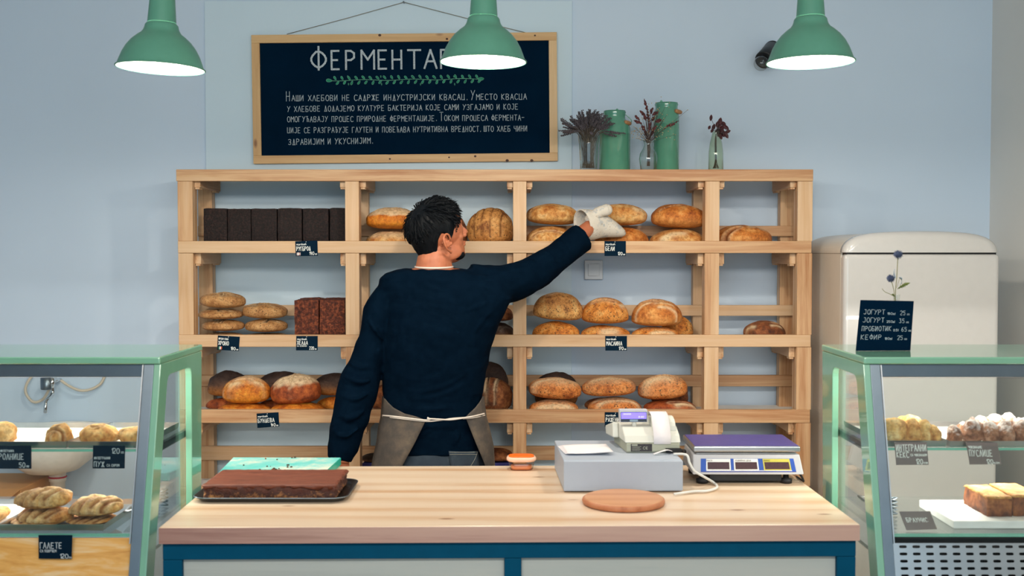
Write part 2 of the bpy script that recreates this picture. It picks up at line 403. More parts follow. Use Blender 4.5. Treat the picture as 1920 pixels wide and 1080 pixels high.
# ================================================================== CHALKBOARD
def chalkboard():
    Y = 4.84
    tl, tr, br, bl = P(474, 65.5, Y), P(1047, 60, Y), P(1047, 303.5, Y), P(475, 307, Y)
    R = (tr-tl).normalized(); U = V((-R.z, 0, R.x)); Wd = (tr-tl).length; H = (tl-bl).length; N = V((0,-1,0))
    O = bl
    root = empty('chalkboard', (O + R*Wd/2 + V((0, 0.02, 0))), 'large black chalkboard in a pine frame with white Cyrillic handwriting, hung over the bread shelf', 'chalkboard')
    def bar(x0, x1, z0, z1, y0, y1):
        c = O + R*(x0+x1)/2 + U*(z0+z1)/2; c.y = Y + (y0+y1)/2
        return MB().obox(c, R*(x1-x0)/2, V((0,(y1-y0)/2,0)), U*(z1-z0)/2)
    fwid = 15.0/S(Y)
    obj('frame_rail', bar(0, Wd, H-fwid, H, 0, 0.0272), M['frame'], root, 0.0015)
    obj('frame_rail', bar(0, Wd, 0, fwid, 0, 0.0272), M['frame'], root, 0.0015)
    obj('frame_stile', bar(0, fwid, fwid, H-fwid, 0, 0.0272), M['frameZ'], root, 0.0015)
    obj('frame_stile', bar(Wd-fwid, Wd, fwid, H-fwid, 0, 0.0272), M['frameZ'], root, 0.0015)
    bd = bar(fwid*0.8, Wd-fwid*0.8, fwid*0.8, H-fwid*0.8, 0.010, 0.02); obj('board', bd, M['board'], root)
    Yb = Y + 0.010
    t = MB(); d = MB(); g = MB()
    px = 1/S(Yb)
    def line(s, x0, x1, yb0, yb1, h, lw, caps=None, seed=1, jit=0.03):
        a, b = P(x0, yb0, Yb), P(x1, yb1, Yb); r = (b-a).normalized(); u = V((-r.z, 0, r.x))
        write(t, s, a, r, u, (b-a).length, h*px, lw*px, caps, 0, jit, seed)
    title = [('Ф',584,614,93,131),('Е',622,640,96,130),('Р',649,669,96,130),('М',678,704,95,129.5),('Е',710,729,95,129),('Н',736,758,95,129),('Т',765,791,94.5,128.5),('А',796,821,94,128),('Р',827,847,94,128)]
    for ch, x0, x1, y0, y1 in title:
        line(ch, x0, x1, y1, y1-0.2, y1-y0, 3.6, None, 1, 0)
    line('Наши хлебови не садрже индустријски квасац. Уместо квасца', 537, 988, 189.5, 186.5, 10.5, 1.0, 1.7, 3)
    line('у хлебове додајемо културе бактерија које сами узгајамо и које', 539, 972, 209.5, 205, 10, .95, 1.7, 4)
    line('омогућавају процес природне ферментације. Током процеса фермента-', 539, 984, 229, 225.5, 10, .95, 1.6, 5)
    line('ције се разграђује глутен и повећава нутритивна вредност, што хлеб чини', 539, 989, 249.5, 246, 10, .95, None, 6)
    line('здравијим и укуснијим.', 541, 698, 271.5, 269, 10.5, 1.0, None, 7)
    obj('lettering', t, M['chalk'], root)
    # leafy garland
    rng = random.Random(5)
    st = [P(612 + 293*k/40, 151 - 3.2*k/40 + 1.0*math.sin(k*0.5), Yb-0.0006) for k in range(41)]
    d.ribbon(st, 0.9*px, N)
    def leaf(cx, cy, ang, L, W):
        ca, sa = math.cos(ang), math.sin(ang)
        pts = []
        for k in range(13):
            a = 2*math.pi*k/12; x = L/2*math.cos(a); y = W/2*math.sin(a)*(1-0.25*math.cos(a))
            pts.append(P(cx + x*ca - y*sa, cy + x*sa + y*ca, Yb-0.0007))
        g.add(pts[:-1], [tuple(range(12))]); d.ribbon([p+V((0,-0.0002,0)) for p in pts], 0.55*px, N)
    leaf(617, 151, 0.1, 11, 6); leaf(902, 148, -0.1, 11, 6)
    for i in range(21):
        x = 628 + i*13.3; y = 151 - 3.2*(x-612)/293
        leaf(x, y-4.5 + rng.uniform(-.6,.6), math.radians(52+rng.uniform(-12,12)), 8.0, 3.7)
        leaf(x+5, y+4.5 + rng.uniform(-.6,.6), math.radians(-58+rng.uniform(-12,12)), 8.0, 3.7)
    for x in (652, 714, 787, 851):
        leaf(x, 143.5, 1.5, 4, 1.6); leaf(x+1.5, 158, 1.5, 4, 1.6)
    gl = obj('garland', g, M['chalkg'], root); obj('leaf_outline', d, M['chalkgl'], gl)
    # hanging string to a nail
    nail = P(757, 4, 4.845)
    sgm = MB(); a = P(538, 64, 4.858); b = P(985, 61, 4.858); n2 = nail + V((0,0.01,0.002))
    sgm.tube([a, a*0.5+n2*0.5-V((0,0,0.002)), n2], 0.0014, 6); sgm.tube([n2, b*0.5+n2*0.5-V((0,0,0.002)), b], 0.0014, 6)
    obj('hanging_string', sgm, M['string'], root)
    nm = MB().tube([nail + V((0,0.022,0)), nail - V((0,0.004,0))], 0.0022, 8); nm.lathe([(0,0),(0.004,0.0),(0.004,0.0015),(0,0.0015)], nail-V((0,0.004,0)), 10, (0,-1,0))
    tag(obj('nail', nm, M['steeldk']), 'small nail in the white wall panel holding the chalkboard string', 'nail')
    kn = MB()
    for x, y, r in ((712,66,2.4),(838,73,2),(1003,66.5,1.6),(731,298,1.6),(842,295,1.5),(891,293,2),(951,301,2.6),(997,301,2.6)):
        c = P(x, y, Y-0.0004); kn.add([c + V((math.cos(a*0.628)*r*1.2*px, 0, math.sin(a*0.628)*r*px)) for a in range(10)], [tuple(range(10))])
    obj('wood_knots', kn, plain('knot_brown', rgb(74, 46, 34), 0.7), root)
chalkboard()

# ================================================================== BREAD SHELF
YS = 4.50                                     # front plane of the shelf
YB = 4.845                                    # back plane of the shelf
BEAMS = [(317.5, 339.5, 330, 1525), (452, 474.5, 333, 1524), (628, 650.5, 335, 1522.5), (768.5, 793, 337, 1520), (912, 937, 338, 1519)]
bx = [P(330, 317, YS).x, P(1525, 317, YS).x]
POSTX = [(335,363),(648,674),(962,987),(1321,1348),(1494,1522)]
zt = [P(960, b[0], YS).z for b in BEAMS]; zb = [P(960, b[1], YS).z for b in BEAMS]
LIP = [0.0, 0.028, 0.028, 0.028, 0.028]
SHZ = [z - l for z, l in zip(zt, LIP)]        # loaf-bearing surface of every level
PX = [((a-960)/S(YS+0.01), (b-960)/S(YS+0.01)) for a, b in POSTX]
def bread_shelf():
    root = empty('bread_shelf', ((bx[0]+bx[1])/2, (YS+YB)/2, 0), 'long open pine bread shelf with four bays standing against the back wall', 'shelf')
    for i in range(5):
        x0, x1 = (bx[0], bx[1]) if i == 0 else (bx[0]+0.004, bx[1]-0.004)
        obj('front_beam', MB().box(x0, x1, YS, YS+0.028, zb[i], zt[i]), M['pineX'], root, 0.002)
    zcuts = zb + [0.0]
    for (a, b) in PX:
        obj('post', MB().box(a, b, YS+0.028, YS+0.072, 0, zt[0]-0.022), M['pineZ'], root, 0.0025)
        obj('rear_post', MB().box(a, b, YB-0.05, YB, 0, zt[0]-0.022), M['pineZ'], root, 0.0025)
        # front face between the beams, flush with them
        for i in range(5):
            lo = zt[i+1] if i < 4 else 0.0
            if zb[i]-lo > 0.02: obj('post_facing', MB().box(a, b, YS+0.004, YS+0.028, lo, zb[i]-0.0005), M['pineZ'], root, 0.0015)
    rw = 0.024
    for i in range(5):
        top = SHZ[i]-0.02; bot = zb[i] - (0.024 if i == 0 else 0.045)
        for k, (a, b) in enumerate(PX):
            for sd in ((1,) if k == 0 else ((-1,) if k == 4 else (-1, 1))):
                x0 = b+0.0005 if sd > 0 else a-rw-0.0005
                r = obj('runner', MB().box(x0, x0+rw, YS+0.03, YB, bot, top), M['pineY'], root, 0.002)
                obj('cleat', MB().box(x0-0.003*0+0.002, x0+rw-0.004, YS+0.033, YS+0.075, bot-0.007, bot), M['pineY'], r, 0.001)
                obj('cleat', MB().box(x0+0.002, x0+rw-0.004, YB-0.055, YB-0.005, bot-0.007, bot), M['pineY'], r, 0.001)
        obj('shelf_board', MB().box(PX[0][0], PX[-1][1], YS+0.0285, YB-0.001, SHZ[i]-0.019, SHZ[i]), M['pineX'] if i == 0 else M['shelfboard'], root, 0.001)
        if i > 0:
            yb = {1: (423.5, 443), 2: (572, 592), 3: (703, 724), 4: (836, 862)}[i]
            z1, z0 = P(960, yb[0], YB-0.06).z, P(960, yb[1], YB-0.06).z
            obj('rear_batten', MB().box(PX[0][0]+0.004, PX[-1][1]-0.004, YB-0.0705, YB-0.0505, z0, z1), M['pineX'], root, 0.002)
bread_shelf()

# ================================================================== PENDANT LAMPS
def pendant(name, label, cx, cy, halfw, tilt):
    D = F*0.125/halfw/1.0
    c = P(cx, cy, D)
    root = empty(name, c, label, 'lamp', 'mint pendant lamps over the counter')
    root.rotation_euler = (0, tilt, 0)
    k = 1/S(D)
    out = [(80,0),(79.6,1.5),(78,3.5),(75,12),(70,25),(63,38),(54,49.5),(44,58.5),(36.5,64),(33,69),(31,74),(30,79),(28,81.5),(26,83)]
    prof = [(r*k, z*k) for r, z in out]
    m = MB().lathe(prof, (0,0,0), 56)
    sh = obj('lamp_shade', m, M['mint'], root, local=True)
    obj('rim', MB().lathe([((80+1.6*math.cos(a))*k, (0.2+1.6*math.sin(a))*k) for a in [2*math.pi*i/10 for i in range(11)]], (0,0,0), 56), M['mint'], root, local=True)
    inn = [(79.0,0.2),(77,4),(73.6,12),(68.6,25),(61.6,37.5),(52.6,48.6),(42.6,57.4),(34,63.5),(12,64)]
    obj('reflector', MB().lathe([(r*k, z*k) for r, z in inn], (0,0,0), 56), M['reflector'], root, local=True)
    obj('cap', MB().lathe([(r*k, z*k) for r, z in [(26.2,84),(26,85),(19.3,178),(17,186),(12,191),(3,192)]], (0,0,0), 40), M['mint'], root, local=True)
    obj('bulb', MB().lathe([(r*k, z*k) for r, z in [(6,64),(7,54),(13,46),(16,38),(15,30),(9,24),(0.1,22)]], (0,0,0), 24), M['bulb'], root, local=True)
    co = MB().tube([V((0,0,191*k)), V((0,0,191*k + 0.4)), V((0,0,ZC-c.z-0.02))], 0.003, 8)
    obj('cord', co, M['black'], root, local=True)
    obj('ceiling_rose', MB().lathe([(0.0,ZC-c.z-0.035),(0.045,ZC-c.z-0.035),(0.05,ZC-c.z-0.001),(0.0,ZC-c.z-0.001)], (0,0,0), 28), M['mint'], root, local=True)
    l = bpy.data.lights.new('pendant_light', 'POINT'); l.energy = 25; l.color = (1.0, 0.88, 0.73); l.shadow_soft_size = 0.03
    lo = bpy.data.objects.new('pendant_light', l); C.objects.link(lo); lo.parent = root; lo.location = (0, 0, 14*k)
pendant('pendant_lamp', 'mint green pendant lamp on the far left, hanging in front of bare wall', 301, 128, 80, math.radians(2.2))
pendant('pendant_lamp', 'mint green pendant lamp in the middle, hanging in front of the chalkboard', 906, 116, 78.5, math.radians(0.5))
pendant('pendant_lamp', 'mint green pendant lamp on the right, hanging beside the bare wall bulb', 1519.5, 116.5, 79, math.radians(-0.4))

# ================================================================== WALL BULB, SWITCH
def wall_bulb():
    Y = YW
    base = P(1448, 92, Y-0.003); tip = P(1432, 113, Y-0.10)
    ax = (tip-base).normalized()
    root = empty('wall_lamp', base, 'unlit clear bulb in a black tilted socket on the wall behind the right pendant lamp', 'lamp')
    L = (tip-base).length
    obj('socket', MB().lathe([(0.0,0),(0.034,0.0),(0.036,0.006),(0.036,L*0.5),(0.039,L-0.004),(0.036,L),(0.030,L-0.002),(0.0,L-0.02)], base, 28, ax), M['black'], root)
    obj('wall_plate', MB().lathe([(0,0),(0.036,0),(0.036,0.006),(0,0.007)], V((base.x, Y-0.0005, base.z)), 28, (0,-1,0)), M['black'], root)
    b = base + ax*(L-0.018)
    bl = obj('bulb', MB().lathe([(0.014,0),(0.016,0.012),(0.028,0.035),(0.032,0.052),(0.029,0.068),(0.018,0.08),(0.0005,0.084)], b, 24, ax), M['bulbglass'], root)
    fm = MB()
    for a in range(4):
        q = ax.cross(V((0,0,1))).normalized()*0.007*math.cos(a*1.57); q2 = ax.cross(q).normalized()*0.007 if q.length > 1e-4 else V((0.007,0,0))
        fm.tube([b+q, b+ax*0.03+q*1.6, b+ax*0.055+q], 0.0009, 5)
    fm.tube([b, b+ax*0.03], 0.005, 8)
    obj('filament', fm, M['steeldk'], bl)
wall_bulb()
def light_switch():
    a, b = P(1096, 488, YW-0.012), P(1130, 524, YW-0.012)
    root = empty('light_switch', V(((a.x+b.x)/2, YW, b.z)), 'square white light switch on the wall seen through the shelf', 'switch')
    y = YW-0.0125
    obj('plate', MB().box(a.x, b.x, y-0.009, y, b.z, a.z), M['switch'], root, 0.003, 3)
    c = 6.5/S(YW)
    obj('rocker', MB().box(a.x+c, b.x-c, y-0.013, y-0.0095, b.z+c, a.z-c), M['switch'], root, 0.002, 3)
light_switch()

# ================================================================== PRICE CARDS
def price_card(name, label, quad, Y, lines, flag=None, card='card', chalk='chalkw', group='black price cards', thick=0.002, Ys=None, hole=True):
    """quad: pixel corners tl, tr, br, bl; lines: (text, x0, x1, y0, y1 as fractions of the card, stroke)"""
    Ys = Ys or [Y]*4
    tl, tr, br, bl = [P(q[0], q[1], yy) for q, yy in zip(quad, Ys)]
    R = (tr-tl); U = (tl-bl); N = R.cross(U).normalized()
    root = empty(name, (bl+br)/2, label, 'price card', group)
    m = MB(); m.prism([bl, br, tr, tl], -N*thick); obj('card', m, M[card], root)
    t = MB(); W, H = R.length, U.length
    for s, x0, x1, y0, y1, lw in lines:
        O = bl + R*x0 + U*(1-y1)
        write(t, s, O, R, U, W*(x1-x0), H*(y1-y0), lw*W, None, 0, 0.02, 2)
    if hole:
        c = bl + R*0.49 + U*0.94 + N*0.0006; t.add([c + R.normalized()*0.0016*math.cos(k) + U.normalized()*0.0016*math.sin(k) for k in range(6)], [tuple(range(6))])
    obj('lettering', t, M[chalk], root)
    if flag:
        f = MB(); x0, x1, y0, y1 = 0.05, 0.22, 0.05, 0.25
        def rect(a, b, c, d, mi, li): 
            q = [bl + R*(x0+(x1-x0)*u) + U*(y0+(y1-y0)*v) + N*li for u, v in ((a,c),(b,c),(b,d),(a,d))]; f.quad(*q, mi)
        if flag == 'cross':
            rect(0,1,0,1,0,0.0005)
            for a, b in ((0,.3),(.5,1)):
                for c, d in ((0,.36),(.64,1)): rect(a+.04,b-.04,c+.04,d-.04,1,0.0008)
            obj('flag', f, [M['chalkw'], M['flagred']], root)
        else:
            rect(0,.34,0,1,0,0.0005); rect(.34,.67,0,1,1,0.0005); rect(.67,1,0,1,2,0.0005)
            obj('flag', f, [M['flaggreen'], M['chalkw'], M['flagorange']], root)
    return root
SG = 'black price cards on the bread shelf'
def shelf_card(label, quad, sub, word, w1, price, flag=None, extra=None):
    ls = [(sub, .05, .49, .15, .27, .015), (word, .05, w1, .38 if not extra else .35, .64 if not extra else .60, .026), (price, .62, .84, .74, .94, .023), ('00', .88, .96, .87, .94, .015)]
    if extra: ls.append((extra, .05, .5, .665, .735, .012))
    price_card('price_card', label, quad, YS-0.0026, ls, flag, group=SG)
shelf_card('black price card reading РУГБРОД 190 with a red and white flag', [(553.5,452.5),(595,451),(596,479.5),(554.5,480.5)], 'sourdough', 'РУГБРОД', .69, '190', 'cross')
shelf_card('black price card reading БЕЛИ 120 under the oven-mitted hand', [(1133.5,452),(1173.5,452),(1173.5,480),(1133.5,480)], 'sourdough', 'БЕЛИ', .48, '120')
shelf_card('tilted black price card reading ХРОНО 180 with a green, white and orange flag', [(408.5,629),(449.5,631.5),(447.5,658.5),(407,656)], 'ирски сода', 'ХРОНО', .52, '180', 'bars')
shelf_card('black price card reading ХЕЛДА 220 under the reddish square loaves', [(555.5,630),(595.5,630),(595.5,657),(555,657)], 'sourdough', 'ХЕЛДА', .55, '220', None, 'са семеном')
shelf_card('black price card reading МАСЛИНА 170 under the olive loaves', [(1135,630),(1175.5,630),(1175.5,657.5),(1135,657.5)], 'sourdough', 'МАСЛИНА', .78, '170')
shelf_card('tilted black price card reading БУНДЕВА 140 under the orange loaves', [(481,775.5),(522,773),(523.5,799.5),(482.5,802.5)], 'sourdough', 'БУНДЕВА', .8, '140')
shelf_card('black price card reading РАЖЕНИ 160 partly behind the receipt printer', [(1134,773),(1175,773),(1175,800.5),(1134,800.5)], 'sourdough', 'РАЖЕНИ', .66, '160')

# ================================================================== BREAD
def bread_mat(name, base, dark, pale, bottom=None, flour=0.0, flourcol=rgb(238, 216, 176), speck=0.0, speckcol=rgb(40, 26, 18), darktop=0.0, fine=70, rough=0.62, ns=24):
    m, nt, b = nmat(name); v = coords(nt, (1,1,1), rnd=True)
    f = noi(nt, v, ns, 7, 0.7)
    col = ramp(nt, f, [(0.34, dark), (0.50, base), (0.66, pale)]).outputs[0]
    tc = nt.nodes.new('ShaderNodeTexCoord'); sx = nt.nodes.new('ShaderNodeSeparateXYZ'); nt.links.new(tc.outputs['Generated'], sx.inputs[0])
    h = sx.outputs['Z']
    f2 = noi(nt, v, 46, 7, 0.75); f3 = noi(nt, v, fine, 5, 0.7)
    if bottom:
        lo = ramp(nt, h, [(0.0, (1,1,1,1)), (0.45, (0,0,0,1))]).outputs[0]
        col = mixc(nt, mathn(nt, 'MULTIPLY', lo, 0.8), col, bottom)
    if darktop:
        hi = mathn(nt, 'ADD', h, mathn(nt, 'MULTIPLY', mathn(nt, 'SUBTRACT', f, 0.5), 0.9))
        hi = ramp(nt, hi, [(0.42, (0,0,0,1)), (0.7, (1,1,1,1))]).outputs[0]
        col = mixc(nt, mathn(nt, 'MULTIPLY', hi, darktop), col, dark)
    if flour:
        fl = mathn(nt, 'ADD', mathn(nt, 'MULTIPLY', f2, 0.75), mathn(nt, 'MULTIPLY', h, 0.35))
        fl = ramp(nt, fl, [(0.86-flour*0.5, (0,0,0,1)), (1.0-flour*0.5, (1,1,1,1))]).outputs[0]
        col = mixc(nt, mathn(nt, 'MULTIPLY', fl, 0.85), col, flourcol)
    if speck:
        sp_ = ramp(nt, noi(nt, v, 150, 2, 0.5), [(0.62-0.08*speck, (0,0,0,1)), (0.70-0.08*speck, (1,1,1,1))]).outputs[0]
        col = mixc(nt, mathn(nt, 'MULTIPLY', sp_, 0.85), col, speckcol)
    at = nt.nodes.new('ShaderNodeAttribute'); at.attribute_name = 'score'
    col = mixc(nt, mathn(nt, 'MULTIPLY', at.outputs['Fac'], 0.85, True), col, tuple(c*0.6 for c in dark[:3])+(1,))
    at2 = nt.nodes.new('ShaderNodeAttribute'); at2.attribute_name = 'flour'
    col = mixc(nt, mathn(nt, 'MULTIPLY', mathn(nt, 'MULTIPLY', at2.outputs['Fac'], mathn(nt, 'ADD', f2, 0.35)), 0.9, True), col, flourcol)
    fx = ramp(nt, f3, [(0.38, (.58,.50,.44,1)), (0.52, (1.0,1.0,1.0,1))]).outputs[0]; col = mixc(nt, 0.75, col, fx, 'MULTIPLY')
    nt.links.new(col, b.inputs['Base Color']); b.inputs['Roughness'].default_value = rough; b.inputs['Specular IOR Level'].default_value = 0.35
    bump(nt, b, mathn(nt, 'ADD', mathn(nt, 'MULTIPLY', f2, 0.6), mathn(nt, 'MULTIPLY', f3, 0.4)), 0.8, 0.008)
    return m
B = {}
B['white'] = bread_mat('white_sourdough_crust', rgb(214, 154, 84), rgb(172, 96, 38), rgb(236, 202, 142), rgb(222, 170, 98), 0.12)
B['whitedk'] = bread_mat('white_sourdough_dark_crust', rgb(206, 124, 52), rgb(142, 70, 28), rgb(230, 168, 96), rgb(208, 148, 80), 0.2)
B['olive'] = bread_mat('olive_bread_crust', rgb(222, 140, 58), rgb(166, 86, 30), rgb(238, 180, 104), rgb(206, 140, 66), 0.16, speck=0.3)
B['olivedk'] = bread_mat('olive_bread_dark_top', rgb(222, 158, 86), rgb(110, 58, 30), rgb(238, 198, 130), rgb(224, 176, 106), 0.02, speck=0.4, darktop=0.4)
B['rye'] = bread_mat('mixed_rye_crust', rgb(212, 128, 60), rgb(152, 80, 36), rgb(230, 162, 96), None, 0.22, speck=0.55, fine=110)
B['pumpkin'] = bread_mat('pumpkin_bread_crust', rgb(214, 124, 34), rgb(158, 74, 20), rgb(238, 170, 66), rgb(226, 148, 44), 0.22)
B['pumpkindk'] = bread_mat('brown_floured_crust', rgb(158, 76, 34), rgb(98, 40, 20), rgb(196, 106, 48), None, 0.05)
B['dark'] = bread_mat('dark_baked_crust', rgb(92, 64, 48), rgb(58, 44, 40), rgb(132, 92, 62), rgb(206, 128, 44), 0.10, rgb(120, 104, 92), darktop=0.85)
B['brown'] = bread_mat('brown_crust', rgb(142, 82, 46), rgb(76, 38, 22), rgb(190, 124, 72), None, 0.14)
B['round'] = bread_mat('seeded_round_crust', rgb(206, 146, 80), rgb(128, 72, 34), rgb(222, 172, 108), rgb(204, 130, 56), 0.06, speck=0.25)
B['soda'] = bread_mat('soda_bread_crust', rgb(196, 146, 92), rgb(150, 100, 58), rgb(216, 174, 120), None, 0.1, speck=0.15, fine=130)
B['block'] = bread_mat('dark_rye_block', rgb(24, 15, 16), rgb(12, 9, 11), rgb(62, 38, 32), None, 0, fine=190, ns=130)
B['redblock'] = bread_mat('reddish_buckwheat_block', rgb(92, 40, 22), rgb(46, 18, 12), rgb(150, 80, 44), None, 0, fine=150, ns=75)
B['pastry'] = bread_mat('pale_pastry', rgb(232, 178, 106), rgb(196, 120, 56), rgb(246, 212, 152), None, 0.1)
B['galette'] = bread_mat('golden_galette', rgb(224, 164, 88), rgb(168, 96, 40), rgb(244, 204, 138), None, 0.15, fine=110)
B['muffin'] = bread_mat('golden_muffin', rgb(236, 186, 112), rgb(196, 128, 60), rgb(248, 220, 160), None, 0.1, fine=90)
B['puslica'] = bread_mat('powdered_chocolate_meringue', rgb(176, 122, 90), rgb(104, 62, 44), rgb(214, 172, 148), None, 0.55, rgb(248, 240, 240), fine=80)

def loaf_mesh(hw, hd, h, e=2.4, seed=0, scores=(), amp=0.05, nu=88, nv=44, base=0.3, bumpy=0.012, groove=0.10, ridge=0.35, flourlines=(), topflour=None):
    """rounded loaf, flat base at z=0; scores: (x0,y0,x1,y1,width) in units of the half sizes"""
    mb = MB(); sc = []; fl = []
    off = V((seed*3.17, seed*1.71, seed*2.3)); rings = []; fq = 0.9/min(hw, hd)
    def segd(x, y, s):
        x0, y0, x1, y1 = s[:4]; dx, dy = x1-x0, y1-y0; t = max(0, min(1, ((x-x0)*dx+(y-y0)*dy)/(dx*dx+dy*dy+1e-9)))
        return math.hypot(x-x0-t*dx, y-y0-t*dy), (dx*(y-y0)-dy*(x-x0))
    for i in range(nv+1):
        th = math.pi*i/nv; st, ct = max(math.sin(th), 1e-4), -math.cos(th); ring = []
        for k in range(nu):
            ph = 2*math.pi*k/nu; cx, sy = math.cos(ph), math.sin(ph)
            sup = (abs(cx)**e + abs(sy)**e)**(-1/e)
            x, y = cx*sup*st, sy*sup*st
            if ct >= 0: z = base + (1-base)*ct**0.95; rr = 1.0
            else: z = base*(1-abs(ct)**0.45*1.0) if abs(ct) < 1 else 0; rr = 0.93 + 0.07*(1-abs(ct))
            x *= rr; y *= rr
            p = V((x*hw, y*hd, max(z, 0)*h))
            nn = noise.fractal(p*fq+off, 1.0, 2.0, 3) * amp + noise.noise(p*fq*3.1+off)*bumpy
            wgt = 1.0 if ct > -0.5 else 0.25
            d = V((x, y, max(ct, 0)*1.0)); d = d.normalized() if d.length > 1e-5 else V((0,0,1))
            p += d * nn * min(hw, hd, h*1.5) * wgt
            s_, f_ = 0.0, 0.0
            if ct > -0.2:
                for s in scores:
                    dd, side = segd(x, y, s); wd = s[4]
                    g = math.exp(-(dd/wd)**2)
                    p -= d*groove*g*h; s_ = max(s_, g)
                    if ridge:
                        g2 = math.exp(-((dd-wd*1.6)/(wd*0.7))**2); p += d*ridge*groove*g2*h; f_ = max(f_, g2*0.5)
                for s in flourlines:
                    dd, _ = segd(x, y, s); f_ = max(f_, math.exp(-(dd/s[4])**2))
            p.z = max(p.z, 0.0)
            if topflour:
                t_ = (p.z/h + noise.noise(p*40+off)*.10 - topflour[0])/topflour[1]; f_ = max(f_, max(0.0, min(1.0, t_))*topflour[2])
            ring.append(p); sc.append(s_); fl.append(f_)
        rings.append(ring)
    mb.loft(rings, True, True, True)
    mb.att = {'score': sc, 'flour': fl}
    return mb
def rot_place(mb, loc, rz=0, tilt=0, pitch=0):
    R = Matrix.Rotation(rz, 3, 'Z'); T = Matrix.Rotation(tilt, 3, 'Y') @ Matrix.Rotation(pitch, 3, 'X')
    q = [T @ (R @ p) for p in mb.v]; zmin = min(p.z for p in q)
    mb.v = [p + V(loc) - V((0, 0, zmin)) for p in q]; return mb
def loaf(name, label, cat, group, mat, x0, x1, y0, Y, hd, zbase=None, y1=None, tilt=0, rz=0, pitch=0, **kw):
    """loaf filling pixel columns x0..x1 with its top at row y0; it stands at zbase or has its base at row y1"""
    k = 1/S(Y); cx = ((x0+x1)/2-960)*k; hw = (x1-x0)/2*k
    if zbase is not None and any(q in label for q in ('lower', 'underneath', 'under ', 'beneath', 'bottom')): y0 += 2.4
    zt_ = P(960, y0, Y).z
    zb_ = zbase if zbase is not None else P(960, y1, Y).z
    h = zt_-zb_
    mb = rot_place(loaf_mesh(hw, hd, h, **kw), (cx, Y, zb_), rz, tilt, pitch)
    o = obj(name, mb, mat); tag(o, label, cat, group); o['z_top'] = zt_; return o
del_z = []
E = 0.0006
L1, L2, L3, L4 = SHZ[1]+E, SHZ[2]+E, SHZ[3]+E, SHZ[4]+E

def block(name, label, group, mat, x0, x1, y0, zb_, Y0, depth, seed, tilt=0.0):
    k = 1/S(Y0); X0, X1 = (x0-960)*k, (x1-960)*k; z1 = P(960, y0, Y0).z
    mb = MB(); nx, ny, nz = 8, 14, 12; off = V((seed*5.1, seed*2.2, 0)); idx = {}; vs = []
    def vid(i, j, l):
        if (i, j, l) not in idx:
            p = V((X0+(X1-X0)*i/nx, Y0+depth*j/ny, zb_+(z1-zb_)*l/nz))
            c = V(((X0+X1)/2, Y0+depth/2, (zb_+z1)/2)); hs = V(((X1-X0)/2, depth/2, (z1-zb_)/2))
            q = V([(p[a]-c[a])/hs[a] for a in range(3)]); r = 0.06      # soften the corners
            ex = sum(1 for a in range(3) if abs(q[a]) > 0.999)
            if ex >= 2: p -= V([math.copysign(hs[a]*r if abs(q[a]) > .999 else 0, q[a]) for a in range(3)])*0.35
            if l > 0: p += (p-c).normalized()*(noise.noise(p*60+off)*0.0022 + noise.noise(p*17+off)*0.002)
            p.z = max(p.z, zb_); idx[(i, j, l)] = len(vs); vs.append(p)
        return idx[(i, j, l)]
    fs = []
    for a in range(nx):
        for b in range(ny):
            fs.append((vid(a,b,0), vid(a,b+1,0), vid(a+1,b+1,0), vid(a+1,b,0))); fs.append((vid(a,b,nz), vid(a+1,b,nz), vid(a+1,b+1,nz), vid(a,b+1,nz)))
    for a in range(nx):
        for l in range(nz):
            fs.append((vid(a,0,l), vid(a+1,0,l), vid(a+1,0,l+1), vid(a,0,l+1))); fs.append((vid(a,ny,l), vid(a,ny,l+1), vid(a+1,ny,l+1), vid(a+1,ny,l)))
    for b in range(ny):
        for l in range(nz):
            fs.append((vid(0,b,l), vid(0,b,l+1), vid(0,b+1,l+1), vid(0,b+1,l))); fs.append((vid(nx,b,l), vid(nx,b+1,l), vid(nx,b+1,l+1), vid(nx,b,l+1)))
    mb.add(vs, fs, False); o = obj(name, mb, mat); tag(o, label, 'bread', group); return o
g = 'dark rye blocks on the top bread row'
for i, (a, b, n_) in enumerate([(382,426.3,'first'),(427.2,471,'second'),(472,519.5,'third'),(521,566.5,'fourth'),(568,616.5,'fifth'),(618.5,664,'last')]):
    lab = ['dark rye block loaf at the left end of the top row, beside the shelf post', 'second dark rye block loaf from the left end of the top row', 'third dark rye block loaf from the left end of the top row',
           'fourth dark rye block loaf from the left, above the РУГБРОД card', 'fifth dark rye block loaf from the left, right of the РУГБРОД card', 'dark rye block loaf at the right end of its row, half behind the post'][i]
    block('rye_block_loaf', lab, g, B['block'], a, b, 390 + [0.5,1,0.8,0,0.6,0][i], L1, 4.595, 0.165, i+1)
g = 'reddish square loaves on the middle bread row'
block('square_loaf', 'reddish brown square loaf, left one, above the ХЕЛДА card', g, B['redblock'], 551, 597, 562.5, L2, 4.585, 0.11, 11)
block('square_loaf', 'reddish brown square loaf against the post, right of its twin', g, B['redblock'], 598.5, 646, 562, L2, 4.585, 0.11, 12)
block('square_loaf', 'reddish brown square loaf hidden behind the left square loaf, only its top showing', g, B['redblock'], 562, 604, 559, L2, 4.70, 0.062, 13)
block('square_loaf', 'reddish brown square loaf hidden behind the right square loaf, only its top showing', g, B['redblock'], 606, 648, 559, L2, 4.70, 0.062, 14)

